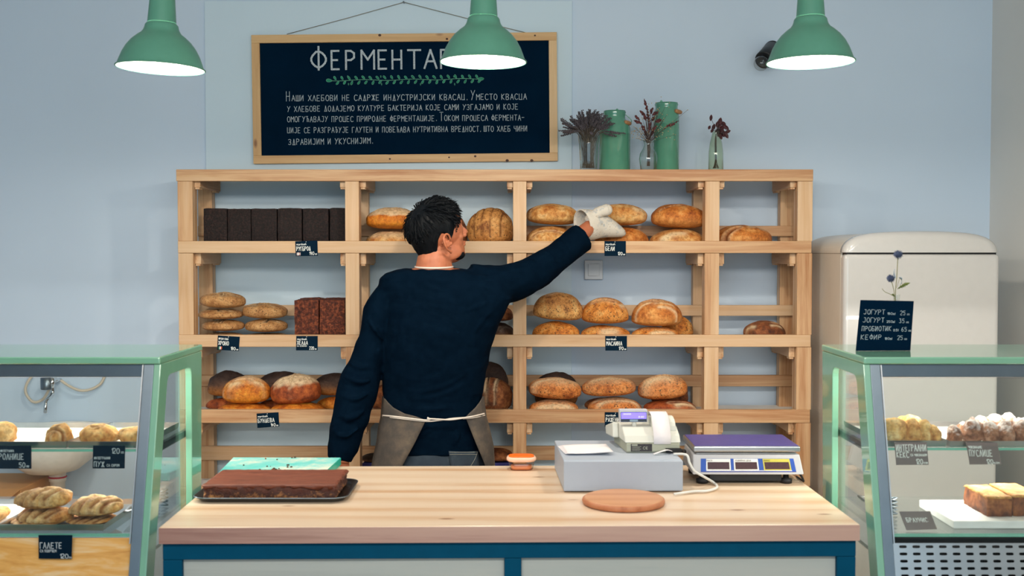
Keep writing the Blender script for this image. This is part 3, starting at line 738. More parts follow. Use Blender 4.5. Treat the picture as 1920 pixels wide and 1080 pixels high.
# --- top row, second bay
g = 'loaves beside the head of the shopkeeper'
lw_ = loaf('loaf', 'flour-topped loaf underneath, lower of the pair left of the head', 'bread', g, B['white'], 686, 780, 431, 4.655, 0.10, zbase=L1, seed=21, topflour=(.45,.3,.8), scores=[(-.6,-.5,-.1,.3,.07),(0,-.6,.5,.3,.07)])
loaf('loaf', 'flour-topped golden loaf on top, upper of the pair left of the head', 'bread', g, B['pumpkin'], 688, 784, 390, 4.655, 0.10, y1=429.5, seed=22, e=2.6, base=0.42, topflour=(.60,.06,1.0), scores=[(-.55,-.5,-.05,.2,.06),(0.1,-.6,.5,.2,.06)])
o = loaf('round_loaf', 'big scored round loaf standing on edge, right of the face', 'bread', g, B['round'], 876.5, 962, 389.5, 4.66, 0.085, zbase=L1, seed=23, e=2.0, base=0.5, groove=0.035, ridge=0,
     scores=[(-.75,-1,-.55,.6,.03),(-.40,-1,-.05,.8,.03),(.0,-1,.4,.8,.03),(.45,-1,.8,.5,.03)])
loaf('loaf', 'brown loaf standing behind the face, nearly hidden', 'bread', g, B['brown'], 836, 876, 404, 4.70, 0.06, zbase=L1, seed=24)
# --- top row, third bay: white loaves
g = 'golden white loaves around the oven mitt'
loaf('white_loaf', 'golden white loaf, lower of the pair against the middle post', 'bread', g, B['white'], 985, 1080, 422, 4.64, 0.10, zbase=L1, seed=31, darktop=0) if False else loaf('white_loaf', 'golden white loaf, lower of the pair left of the oven mitt', 'bread', g, B['white'], 985, 1080, 422, 4.65, 0.10, zbase=L1, seed=31, scores=[(-.7,-.7,.6,-.8,.035)])
loaf('white_loaf', 'golden white loaf, upper of the pair left of the oven mitt', 'bread', g, B['white'], 986.5, 1084, 381.5, 4.65, 0.10, y1=421.5, seed=32, scores=[(-.85,-.62,.7,-.5,.03)], tilt=math.radians(2.5), base=0.42, e=2.7, flourlines=[(.4,.1,.95,.1,.3)])
loaf('white_loaf', 'golden white loaf lying under the oven mitt', 'bread', g, B['whitedk'], 1114, 1216, 423.5, 4.667, 0.096, zbase=L1, seed=33)
loaf('white_loaf', 'golden white loaf reached for by the oven mitt, upper one', 'bread', g, B['white'], 1112, 1213, 382.5, 4.667, 0.096, y1=423, seed=34, scores=[(-.7,-.5,.8,-.62,.03)], base=0.42, e=2.6, flourlines=[(.5,-.75,.75,-.6,.12)])
loaf('white_loaf', 'golden white loaf with a white flour streak, lower of the pair by the post', 'bread', g, B['white'], 1217, 1324, 428, 4.655, 0.10, zbase=L1, seed=35, flourlines=[(-.7,-.85,.1,-.75,.12)])
loaf('white_loaf', 'browner white loaf, upper of the pair by the right post', 'bread', g, B['whitedk'], 1221, 1324, 382.5, 4.655, 0.10, y1=428, seed=36, scores=[(-.75,-.6,.6,-.45,.03)], tilt=math.radians(2), base=0.42, e=2.6, flourlines=[(.3,.1,.95,.3,.25)])
loaf('white_loaf', 'single loaf with white score marks, alone in the right bay of the top row', 'bread', None, B['whitedk'], 1335, 1446, 422, 4.66, 0.10, zbase=L1, seed=37, flourlines=[(.2,-.5,.75,-.2,.09),(.55,-.5,.9,-.1,.07)], scores=[(-.7,-.8,-.2,-.5,.08)])

# --- middle row, first bay: soda breads
g = 'flat soda breads in two stacks'
def cracks(sd):
    r = random.Random(sd); out = []
    for _ in range(7):
        a = r.uniform(-2.8, -.35); x, y = 0.75*math.cos(a), 0.75*math.sin(a); out.append((x, y, x*0.1+r.uniform(-.2,.2), y*0.1+r.uniform(-.2,.2), 0.032))
        out.append((x, y, x*1.2, y*1.2+.1, .03))
    return out
sod = [(375,459,548,577,4.64,'topmost of the tall left stack'),(372,454,577,598,4.64,'second from the top of the tall left stack'),(379,457,597.5,620,4.64,'third from the top of the tall left stack'),(371,455,619,None,4.64,'bottom one of the tall left stack'),
       (455,538,568,597,4.66,'topmost of the shorter stack'),(459,538.5,596,622,4.66,'middle one of the shorter stack'),(457,540,620,None,4.66,'bottom one of the shorter stack')]
for i, (a, b, y0, y1, Y, w_) in enumerate(sod):
    loaf('soda_bread', 'flat cracked soda bread, ' + w_, 'bread', g, B['soda'], a, b, y0 + (0 if i in (0, 4) else 2.2), Y, 0.085, y1=y1, zbase=None if y1 else L2, seed=41+i, e=2.1, base=0.5, scores=cracks(41+i), groove=0.2, ridge=0.15, amp=0.04, bumpy=.02, tilt=math.radians(1.5 if i in (0, 4) else 0))
# --- middle row, second bay, right of the body
g = 'dark loaves behind the shopkeeper'
loaf('dark_loaf', 'dark loaf with white score marks behind the back, middle row, lower', 'bread', g, B['dark'], 905, 962, 602, 4.63, 0.09, zbase=L2, seed=51, amp=.09, bumpy=.03, flourlines=[(-.1,-.8,.6,-.5,.1),(.2,-.9,.9,-.3,.06)])
loaf('dark_loaf', 'dark brown loaf under the raised arm, middle row, upper', 'bread', g, B['brown'], 905, 962, 573, 4.63, 0.09, y1=601.5, seed=52)
# --- middle row, third bay: olive loaves
g = 'olive loaves on the middle bread row'
hump = [(-.5,-.3,.4,-.3,.1)]
loaf('olive_loaf', 'olive loaf in the left stack of three, lower one', 'bread', g, B['olive'], 998, 1088, 600, 4.615, 0.078, zbase=L2, seed=61, speck=0) if False else loaf('olive_loaf', 'lower olive loaf of the left stack, under the dark-topped one', 'bread', g, B['olive'], 998, 1088, 600, 4.615, 0.078, zbase=L2, seed=61, e=2.1)
loaf('olive_loaf', 'dark-topped olive loaf, upper one of the left stack', 'bread', g, B['olivedk'], 999, 1093, 549.5, 4.615, 0.078, y1=600.5, seed=62, tilt=math.radians(4), e=2.3, amp=0.05, scores=[(-.4,-.3,.6,.2,.08)])
loaf('olive_loaf', 'lower olive loaf of the middle stack', 'bread', g, B['olive'], 1088, 1182, 607, 4.615, 0.078, zbase=L2, seed=63, e=2.1, flourlines=[(-.1,-.9,.3,-.8,.2)])
loaf('olive_loaf', 'golden olive loaf, upper one of the middle stack', 'bread', g, B['olive'], 1091, 1179, 557.5, 4.615, 0.078, y1=606.5, seed=64, topflour=(.7,.3,.3), e=2.1, amp=0.045, scores=[(-.5,-.4,.3,-.5,.08)], flourlines=[(.6,-.6,.85,-.2,.08)])
loaf('olive_loaf', 'lower olive loaf of the right stack', 'bread', g, B['olive'], 1183, 1276, 610, 4.615, 0.078, zbase=L2, seed=65, topflour=(.7,.3,.3), e=2.1, flourlines=[(-.2,-.9,.6,-.75,.12)])
loaf('olive_loaf', 'flour-striped olive loaf, upper one of the right stack', 'bread', g, B['whitedk'], 1184, 1279, 560.5, 4.615, 0.078, y1=611, seed=66, topflour=(.7,.3,.3), e=2.1, amp=0.045, scores=[(-.6,-.2,0,-.5,.07)], flourlines=[(-.9,-.5,-.3,-.5,.06),(-.1,-.6,.6,-.5,.05),(0,-.8,.7,-.7,.05),(.1,-.3,.6,-.2,.05)])
loaf('olive_loaf', 'spotted olive loaf behind the right stack by the post', 'bread', g, B['olive'], 1240, 1300, 592, 4.73, 0.034, zbase=L2, seed=67, e=2.1)
loaf('olive_loaf', 'darker spotted olive loaf at the very back, touching the rear post', 'bread', g, B['olivedk'], 1282, 1317, 600, 4.785, 0.02, zbase=L2, seed=68, e=2.1) if False else None
loaf('round_loaf', 'small dark reddish loaf alone in the right bay of the middle row', 'bread', None, B['brown'], 1395, 1472, 601.5, 4.66, 0.085, zbase=L2, seed=69, e=2.1, flourlines=[(-.9,-.3,-.6,-.6,.08),(.2,-.7,.7,-.5,.07),(.3,-.3,.8,-.1,.06)])

# --- lower row, first bay: pumpkin loaves
g = 'orange pumpkin loaves on the lower bread row'
loaf('pumpkin_loaf', 'orange loaf under the golden floury one, front left', 'bread', g, B['pumpkin'], 407, 506, 752.5, 4.606, 0.074, zbase=L3, seed=71)
loaf('pumpkin_loaf', 'golden floury loaf on top, front left of the pumpkin loaves', 'bread', g, B['pumpkin'], 415.5, 505.5, 705.5, 4.606, 0.074, y1=755.5, seed=72, e=2.2, base=0.4, scores=[(-.8,-.55,.3,-.5,.04)], topflour=(.74,.2,.8), flourlines=[(-.5,-.7,-.2,-.75,.13),(.45,-.6,.7,-.5,.13)])
loaf('pumpkin_loaf', 'orange loaf under the brown cracked one, front middle', 'bread', g, B['pumpkin'], 507, 609, 751, 4.606, 0.074, zbase=L3, seed=73)
loaf('pumpkin_loaf', 'brown loaf with thick cracked flour crust, front middle of the pumpkin loaves', 'bread', g, B['pumpkindk'], 507, 603, 702, 4.606, 0.074, y1=757, seed=74, e=2.2, base=0.4, tilt=math.radians(-4), amp=0.05, scores=[(-.1,-.9,.1,.2,.035),(-.6,-.5,.5,-.45,.03),(-.7,-.65,-.3,-.3,.025),(.25,-.7,.6,-.3,.025)], topflour=(.62,.12,1.0))
loaf('dark_loaf', 'very dark loaf at the back left of the lower row', 'bread', g, B['dark'], 387, 470, 695, 4.722, 0.042, y1=743, seed=75, amp=.09, bumpy=.03, e=2.2)
loaf('dark_loaf', 'very dark loaf at the back middle of the lower row', 'bread', g, B['dark'], 478, 580, 696, 4.722, 0.042, y1=745, seed=76, amp=.09, bumpy=.03, e=2.2)
loaf('dark_loaf', 'dark-topped loaf at the back right of the lower row, beside the sleeve', 'bread', g, B['dark'], 585, 668, 699, 4.722, 0.042, y1=741, seed=77, amp=.09, bumpy=.03, e=2.2)
loaf('pumpkin_loaf', 'orange loaf at the back left, beneath the very dark loaf', 'bread', g, B['pumpkindk'], 384, 468, 743, 4.722, 0.042, zbase=L3, seed=78)
loaf('pumpkin_loaf', 'orange loaf at the back middle, beneath the very dark loaf', 'bread', g, B['pumpkindk'], 484, 576, 745, 4.722, 0.042, zbase=L3, seed=79)
loaf('pumpkin_loaf', 'orange loaf at the back right, beneath the dark-topped loaf', 'bread', g, B['pumpkin'], 592, 670, 741, 4.722, 0.042, zbase=L3, seed=80)
# --- lower row, second bay
g = 'brown loaves on the lower row behind the shopkeeper'
loaf('round_loaf', 'brown loaf glimpsed between sleeve and back on the lower row', 'bread', g, B['brown'], 690, 775, 716, 4.66, 0.09, zbase=L3, seed=81, e=2.0, base=.5)
loaf('round_loaf', 'big brown scored round loaf standing right of the waist', 'bread', g, B['brown'], 875, 961, 708, 4.606, 0.07, zbase=L3, seed=82, e=2.0, base=0.5, groove=.05, ridge=.2, scores=[(-.1,-1,0,.8,.035),(.25,-1,.5,.7,.03)], flourlines=[(-.2,-.9,-.1,.3,.05),(.2,-.9,.4,.3,.04)])
loaf('dark_loaf', 'nearly black loaf leaning behind the big scored round loaf', 'bread', g, B['dark'], 885, 953, 678, 4.725, 0.04, zbase=L3, seed=83, amp=.09, bumpy=.03, base=0.5)
# --- lower row, third bay: mixed rye
g = 'seeded rye loaves on the lower bread row'
loaf('rye_loaf', 'floury seeded rye loaf, lower one of the left pair', 'bread', g, B['rye'], 992, 1085, 746, 4.608, 0.075, zbase=L3, seed=91, topflour=(.62,.3,.55), flourlines=[(-.8,-.9,.8,-.8,.2)])
loaf('rye_loaf', 'floury seeded rye loaf, upper one of the left pair', 'bread', g, B['rye'], 989.5, 1090, 708.5, 4.608, 0.075, y1=747, seed=92, topflour=(.62,.3,.55), tilt=math.radians(3), base=0.45, e=2.5, flourlines=[(-.7,-.5,.2,-.3,.25),(.5,-.3,.8,-.1,.15)])
loaf('rye_loaf', 'floury seeded rye loaf, lower one of the middle pair', 'bread', g, B['rye'], 1103, 1204, 742, 4.608, 0.075, zbase=L3, seed=93, topflour=(.62,.3,.55), flourlines=[(-.6,-.7,.8,-.5,.12),(-.7,-.3,.6,-.2,.15)])
loaf('rye_loaf', 'floury seeded rye loaf, upper one of the middle pair', 'bread', g, B['rye'], 1092, 1193.5, 706.5, 4.61, 0.075, y1=742, seed=94, topflour=(.62,.3,.55), base=0.45, e=2.5, tilt=math.radians(-2), flourlines=[(-.5,-.4,.6,-.3,.3)])
loaf('rye_loaf', 'orange-brown cracked rye loaf, lower one of the right pair', 'bread', g, B['pumpkindk'], 1207, 1306, 746.5, 4.608, 0.075, zbase=L3, seed=95, flourlines=[(.2,-.8,.95,-.4,.12)], scores=[(0,-.6,.6,-.4,.08)])
loaf('rye_loaf', 'floury seeded rye loaf, upper one of the right pair', 'bread', g, B['rye'], 1198.5, 1291, 703.5, 4.608, 0.075, y1=748, seed=96, topflour=(.62,.3,.55), tilt=math.radians(-4), base=0.42, e=2.3, scores=[(-.7,-.2,.7,-.1,.06)], flourlines=[(-.6,-.5,.2,-.5,.3)])
loaf('dark_loaf', 'blackish crusty loaf behind the left rye pair', 'bread', g, B['dark'], 1002, 1085, 697, 4.725, 0.04, zbase=L3, seed=97, amp=.09, bumpy=.03, base=.5)
loaf('dark_loaf', 'grey-brown loaf behind the right rye pair, near the post', 'bread', g, B['brown'], 1222, 1291, 708, 4.725, 0.04, zbase=L3, seed=98, amp=.09, bumpy=.03, base=.5)
loaf('dark_loaf', 'brown loaf behind the middle rye pair, low down', 'bread', g, B['brown'], 1096, 1180, 745, 4.725, 0.04, zbase=L3, seed=99)
# --- bottom row
g = 'dark loaves on the bottom shelf'
loaf('dark_loaf', 'dark crusty loaf on the bottom shelf, right of the apron', 'bread', g, B['brown'], 905, 962, 838, 4.685, 0.07, zbase=SHZ[4]+0.1012, seed=101, amp=.06)
loaf('dark_loaf', 'dark crusty loaf on the bottom shelf, left of the apron', 'bread', g, B['dark'], 676, 735, 848, 4.685, 0.07, zbase=SHZ[4]+0.1012, seed=102, amp=.06)
def crate():
    x0, x1 = (674-960)/S(4.58)+0.004, (962-960)/S(4.58)-0.006; z0 = SHZ[4]+E; z1 = SHZ[4]+0.118
    root = empty('bread_crate', V(((x0+x1)/2, 4.69, z0)), 'blue plastic crate of dark loaves on the bottom shelf behind the apron', 'crate')
    obj('base', MB().box(x0, x1, 4.60, 4.765, z0, z0+0.1), M['bluecrate'], root, 0.004)
    r = MB(); r.box(x0, x1, 4.594, 4.5995, z0, z0+.104); r.box(x0, x1, 4.7655, 4.77, z0, z0+.104); obj('rim', r, M['bluecrate'], root, 0.001)
crate()

# ================================================================== COUNTER
ZT = 0.9
cl, cr = ONZ(297, 989.5, ZT), ONZ(1613, 983.5, ZT)         # front corners of the worktop
cR = (cr-cl).normalized(); cD = V((-cR.y, cR.x, 0)); CW = (cr-cl).length; CDp = 0.775
def cpt(x, d, z): return cl + cR*x + cD*d + V((0, 0, z-ZT))
def cbox(mb, x0, x1, d0, d1, z0, z1, mi=0):
    c = cpt((x0+x1)/2, (d0+d1)/2, (z0+z1)/2); mb.obox(c, cR*(x1-x0)/2, cD*(d1-d0)/2, V((0,0,(z1-z0)/2)), mi); return mb
def counter():
    root = empty('shop_counter', cpt(CW/2, CDp/2, 0), 'shop counter with thick pine top on a dark blue frame with pale panels', 'counter')
    tp = cbox(MB(), 0, CW, 0.002, CDp, ZT-0.041, ZT); obj('worktop', tp, M['top'], root, 0.003)
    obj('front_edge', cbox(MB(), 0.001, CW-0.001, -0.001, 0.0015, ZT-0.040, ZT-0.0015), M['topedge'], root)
    fz1, fz0 = ZT-0.043, ZT-0.083
    i0 = 0.006; pw = 0.047
    obj('top_rail', cbox(MB(), i0, CW-i0, 0.012, 0.055, fz0, fz1), M['blue'], root, 0.002)
    mid = (960-297)/1316*CW
    for a, b in ((i0, i0+pw), (mid-pw/2, mid-pw/2+0.042), (CW-i0-pw, CW-i0)):
        obj('front_post', cbox(MB(), a, b, 0.0125, 0.054, 0.0, fz0-0.0005), M['blue'], root, 0.002)
    for a, b in ((i0, i0+pw), (CW-i0-pw, CW-i0)):
        obj('rear_post', cbox(MB(), a, b, CDp-0.06, CDp-0.015, 0.0, fz1), M['blue'], root, 0.002)
        obj('side_rail', cbox(MB(), a, b, 0.0555, CDp-0.0605, fz0, fz1), M['blue'], root, 0.002)
    obj('front_panel', cbox(MB(), i0+pw+.0005, mid-pw/2-.0005, 0.025, 0.04, 0.05, fz0-0.0005), M['whitewash'], root)
    obj('front_panel', cbox(MB(), mid-pw/2+0.0425, CW-i0-pw-.0005, 0.025, 0.04, 0.05, fz0-0.0005), M['whitewash'], root)
    obj('side_panel', cbox(MB(), i0+.012, i0+.026, 0.056, CDp-0.061, 0.05, fz0-.001), M['whitewash'], root)
    obj('side_panel', cbox(MB(), CW-i0-.026, CW-i0-.012, 0.056, CDp-0.061, 0.05, fz0-.001), M['whitewash'], root)
counter()
ZC0 = ZT + 0.0006
def rrect(c, hx, hy, r, z, n=8, ax=V((1,0,0)), ay=V((0,1,0))):
    out = []
    for qx, qy, a0 in ((1,1,0),(-1,1,90),(-1,-1,180),(1,-1,270)):
        for k in range(n+1):
            a = math.radians(a0 + 90*k/n)
            p = V(c) + ax*(qx*(hx-r) + r*math.cos(a)) + ay*(qy*(hy-r) + r*math.sin(a)); p.z = z; out.append(p)
    return out
# turquoise cutting board
def turq():
    fl, fr_ = ONZ(408, 887.5, ZT+.024), ONZ(611, 884, ZT+.024); bl_, br_ = ONZ(437, 857.5, ZT+.024), ONZ(639.5, 858, ZT+.024)
    m = MB(); m.prism([p - V((0,0,0.0005)) for p in (fl, fr_, br_, bl_)], (0,0,-0.0225))
    root = empty('cutting_board', (fl+br_)/2*1 + V((0,0,-0.023)), 'turquoise plastic cutting board with crumbs behind the chocolate cake', 'cutting board')
    obj('board', m, M['turqside'], root, 0.0015)
    t = MB(); c = (fl+fr_+br_+bl_)/4
    t.add([c + (p-c)*0.992 + V((0,0,0.0002)) for p in (fl, fr_, br_, bl_)], [(0,1,2,3)]); obj('scraped_surface', t, M['turq'], root)
    rng = random.Random(8)
    for i in range(26):
        u, w_ = rng.gauss(0.55, 0.16), rng.random()**1.3; w_ = min(max(w_, .03), .97); u = min(max(u, .05), .95)
        a = fl.lerp(fr_, u); b = bl_.lerp(br_, u); p = a.lerp(b, w_); r = rng.uniform(0.0012, 0.0045)
        q = MB().ell(p + V((0,0,r*0.6+0.0009)), (r*rng.uniform(.8,1.5), r, r*0.6), 7, 5, Matrix.Rotation(rng.uniform(0,3), 3, 'Z'))
        o = obj('crumb', q, B['dark'] if i % 3 else B['brown']); tag(o, 'tiny cake crumb lying on the turquoise cutting board', 'crumb', 'crumbs on the cutting board')
turq()
# cake on tray
def cake():
    zt = ZT+0.003
    fl, fr_ = ONZ(384, 934.5, zt), ONZ(636, 936.5, zt); c = V((( fl.x+fr_.x)/2 , 3.105, 0))
    hx, hy = 0.207, 0.128
    root = empty('baking_tray', (c.x, c.y, ZC0), 'black rounded baking tray under the chocolate cake', 'tray')
    r0 = [rrect(c, hx-0.018, hy-0.018, 0.03, ZC0), rrect(c, hx-0.012, hy-0.012, 0.034, ZC0+0.002), rrect(c, hx, hy, 0.04, ZC0+0.0125), rrect(c, hx+.002, hy+.002, 0.041, ZC0+0.0135),
          rrect(c, hx, hy, 0.04, ZC0+0.0145), rrect(c, hx-0.013, hy-0.013, 0.034, ZC0+0.004), rrect(c, hx-0.016, hy-0.016, 0.03, ZC0+0.003)]
    obj('tray', MB().loft(r0), plain('dark_tray_metal', rgb(34, 32, 34), 0.3, 0.6), root)
    obj('rim', MB().tube(rrect(c, hx+.0015, hy+.0015, 0.041, ZC0+0.0135) + [rrect(c, hx+.0015, hy+.0015, 0.041, ZC0+0.0135)[0]], 0.0017, 6, caps=False), M['steeldk'], root)
    # cake
    m, nt, b = nmat('chocolate_icing'); v = coords(nt)
    r = ramp(nt, noi(nt, coords(nt, (6, 30, 6)), 2.5, 6, 0.65), [(0.3, rgb(96, 48, 34)), (0.52, rgb(114, 60, 42)), (0.75, rgb(138, 78, 56))]); nt.links.new(r.outputs[0], b.inputs['Base Color']); b.inputs['Roughness'].default_value = 0.5
    bump(nt, b, noi(nt, v, 60, 4), 0.3, 0.003)
    m2, nt, b = nmat('cake_crumb_sides'); v = coords(nt); sx = nt.nodes.new('ShaderNodeSeparateXYZ'); tc = nt.nodes.new('ShaderNodeTexCoord'); nt.links.new(tc.outputs['Generated'], sx.inputs[0])
    f = mathn(nt, 'ADD', mathn(nt, 'MULTIPLY', noi(nt, v, 55, 6, 0.7), 0.9), mathn(nt, 'MULTIPLY', sx.outputs['Z'], -0.3))
    r = ramp(nt, f, [(0.14, rgb(92, 48, 34)), (0.34, rgb(70, 40, 32)), (0.44, rgb(150, 96, 56)), (0.6, rgb(206, 150, 84))]); nt.links.new(r.outputs[0], b.inputs['Base Color']); b.inputs['Roughness'].default_value = 0.75
    bump(nt, b, noi(nt, v, 90, 4), 0.7, 0.006)
    zb_, z1 = ZC0+0.0045, ZT+0.046
    cx, cy, ax, ay = c.x-0.003, c.y+0.002, 0.178, 0.104
    def ring(z, gx, wob, seed):
        out = []; n = 160; per = 4*(ax+ay)
        for k in range(n):
            s = per*k/n; a = s
            if s < 2*ax: p = V((cx-ax+s, cy-ay, z)); nn = V((0,-1,0))
            elif s < 2*ax+2*ay: p = V((cx+ax, cy-ay+s-2*ax, z)); nn = V((1,0,0))
            elif s < 4*ax+2*ay: p = V((cx+ax-(s-2*ax-2*ay), cy+ay, z)); nn = V((0,1,0))
            else: p = V((cx-ax, cy+ay-(s-4*ax-2*ay), z)); nn = V((-1,0,0))
            p += nn*(gx + noise.noise(p*70+V((seed,0,0)))*wob + noise.noise(p*22+V((seed,5,0)))*wob*1.2); out.append(p)
        return out
    kr = empty('chocolate_cake', (cx, cy, zb_), 'slab of chocolate iced tray cake with rough cut sides on a black tray', 'cake')
    rs = [ring(zb_, 0, .003, 1), ring(zb_+.008, 0.002, .006, 2), ring(zb_+.016, -0.001, .006, 3), ring(zb_+.025, 0, .006, 4), ring(zb_+.035, 0.000, .004, 5)]
    obj('sponge', MB().loft(rs), m2, kr)
    top = [ring(z1-0.0085, 0.0015, .005, 6), ring(z1-0.0045, 0.0035, .0045, 7), ring(z1-0.0015, 0.003, .003, 7), ring(z1, -0.003, .0025, 8)]
    for i, p in enumerate(top[0]): p.z += noise.noise(p*60)*0.009 - 0.002
    for i, p in enumerate(top[3]): p.z += noise.noise(p*40)*0.001
    mb = MB().loft(top, True, False)
    # icing surface
    n0 = len(top[3]); inner = [V((cx+(p.x-cx)*0.9, cy+(p.y-cy)*0.86, z1-0.0008)) for p in top[3]]
    mb.loft([top[3], inner], False, True)
    obj('icing', mb, m, kr)
cake()
# orange lidded tub
def tub():
    c = ONZ(977.5, 879.5, ZT); c.z = 0
    root = empty('lidded_tub', (c.x, c.y, ZC0), 'small clear tub with an orange lid at the rear edge of the counter', 'container')
    k = 1/S(c.y); hx = 24*k; hy = 0.030
    obj('tub_body', MB().loft([rrect(c, hx*.86, hy*.86, .018, ZC0), rrect(c, hx*.92, hy*.92, .02, ZC0+.004), rrect(c, hx, hy, .022, ZC0+.026)]), M['frost'], root)
    obj('peach_disc', MB().loft([rrect(c, hx*.78, hy*.78, .016, ZC0+.001), rrect(c, hx*.82, hy*.82, .018, ZC0+.012)]), M['peach'], root)  # flat peach-coloured disc near the tub's base
    obj('lid_rim', MB().loft([rrect(c, hx*1.05, hy*1.05, .024, ZC0+.0262), rrect(c, hx*1.16, hy*1.14, .026, ZC0+.031), rrect(c, hx*1.16, hy*1.14, .026, ZC0+.035), rrect(c, hx*1.08, hy*1.08, .025, ZC0+.040)]), plain('pale_orange_rim', rgb(246, 200, 172), 0.4), root)
    obj('lid', MB().loft([rrect(c, hx*1.0, hy*1.0, .023, ZC0+.0402), rrect(c, hx*1.0, hy*1.0, .023, ZC0+.0425), rrect(c, hx*.9, hy*.9, .021, ZC0+.0435)]), M['orange'], root)
tub()
# cash drawer
rz = math.radians(1.7)
dfl = ONZ(1057, 923.5, ZT)
dR, dD = V((math.cos(rz), math.sin(rz)*0.35, 0)).normalized(), V((-math.sin(rz)*1.3, 1, 0)).normalized()
DWd, DDp, DH = 0.334, 0.335, 0.089
def dp(x, d, z): return V((dfl.x, dfl.y, 0)) + dR*x + dD*d + V((0, 0, ZC0 + z))
def dbox(mb, x0, x1, d0, d1, z0, z1, mi=0): mb.prism([dp(x0,d0,z0), dp(x1,d0,z0), dp(x1,d1,z0), dp(x0,d1,z0)], (0,0,z1-z0), mi); return mb
def drawer():
    root = empty('cash_drawer', dp(DWd/2, DDp/2, 0), 'pale grey metal cash drawer standing on the counter under the receipt printer', 'cash drawer')
    obj('housing', dbox(MB(), 0, DWd, 0.012, DDp, 0.003, DH), M['register'], root, 0.0025)
    obj('drawer_front', dbox(MB(), 0, DWd, 0, 0.0112, 0.003, DH-0.0015), M['register'], root, 0.002)
    f = MB()
    for x, d in ((.02,.02),(DWd-.03,.02),(.02,DDp-.03),(DWd-.03,DDp-.03)): dbox(f, x, x+.012, d, d+.012, 0, 0.003)
    obj('rubber_foot', f, M['rubber'], root)
drawer()
ZD = DH + 0.0006
def papers():
    rng = random.Random(3); m = MB()
    n = 10
    def sheet(x0, d0, w_, h_, z, amp, sk):
        vs = []; fs = []
        for i in range(n+1):
            for j in range(n+1):
                u, t = i/n, j/n
                vs.append(dp(x0 + w_*u + sk*t, d0 + h_*t + 0.012*u*(1-u), z + amp*(1+math.sin(u*5+t*3+z*3000))*0.5*(0.3+0.7*abs(t-.4)) + 0.004*u*u))
        for i in range(n):
            for j in range(n):
                a = i*(n+1)+j; fs.append((a, a+n+1, a+n+2, a+1))
        m.add(vs, fs, True)
    for q in range(3): sheet(0.012+0.002*q, 0.085-0.006*q, 0.132, 0.14, ZD+0.0012+0.0022*q, 0.003, -0.012+0.004*q)
    tag(obj('receipt_papers', m, M['paper'], solid=0.0004), 'little stack of crumpled white receipt papers on the cash drawer', 'papers')
papers()
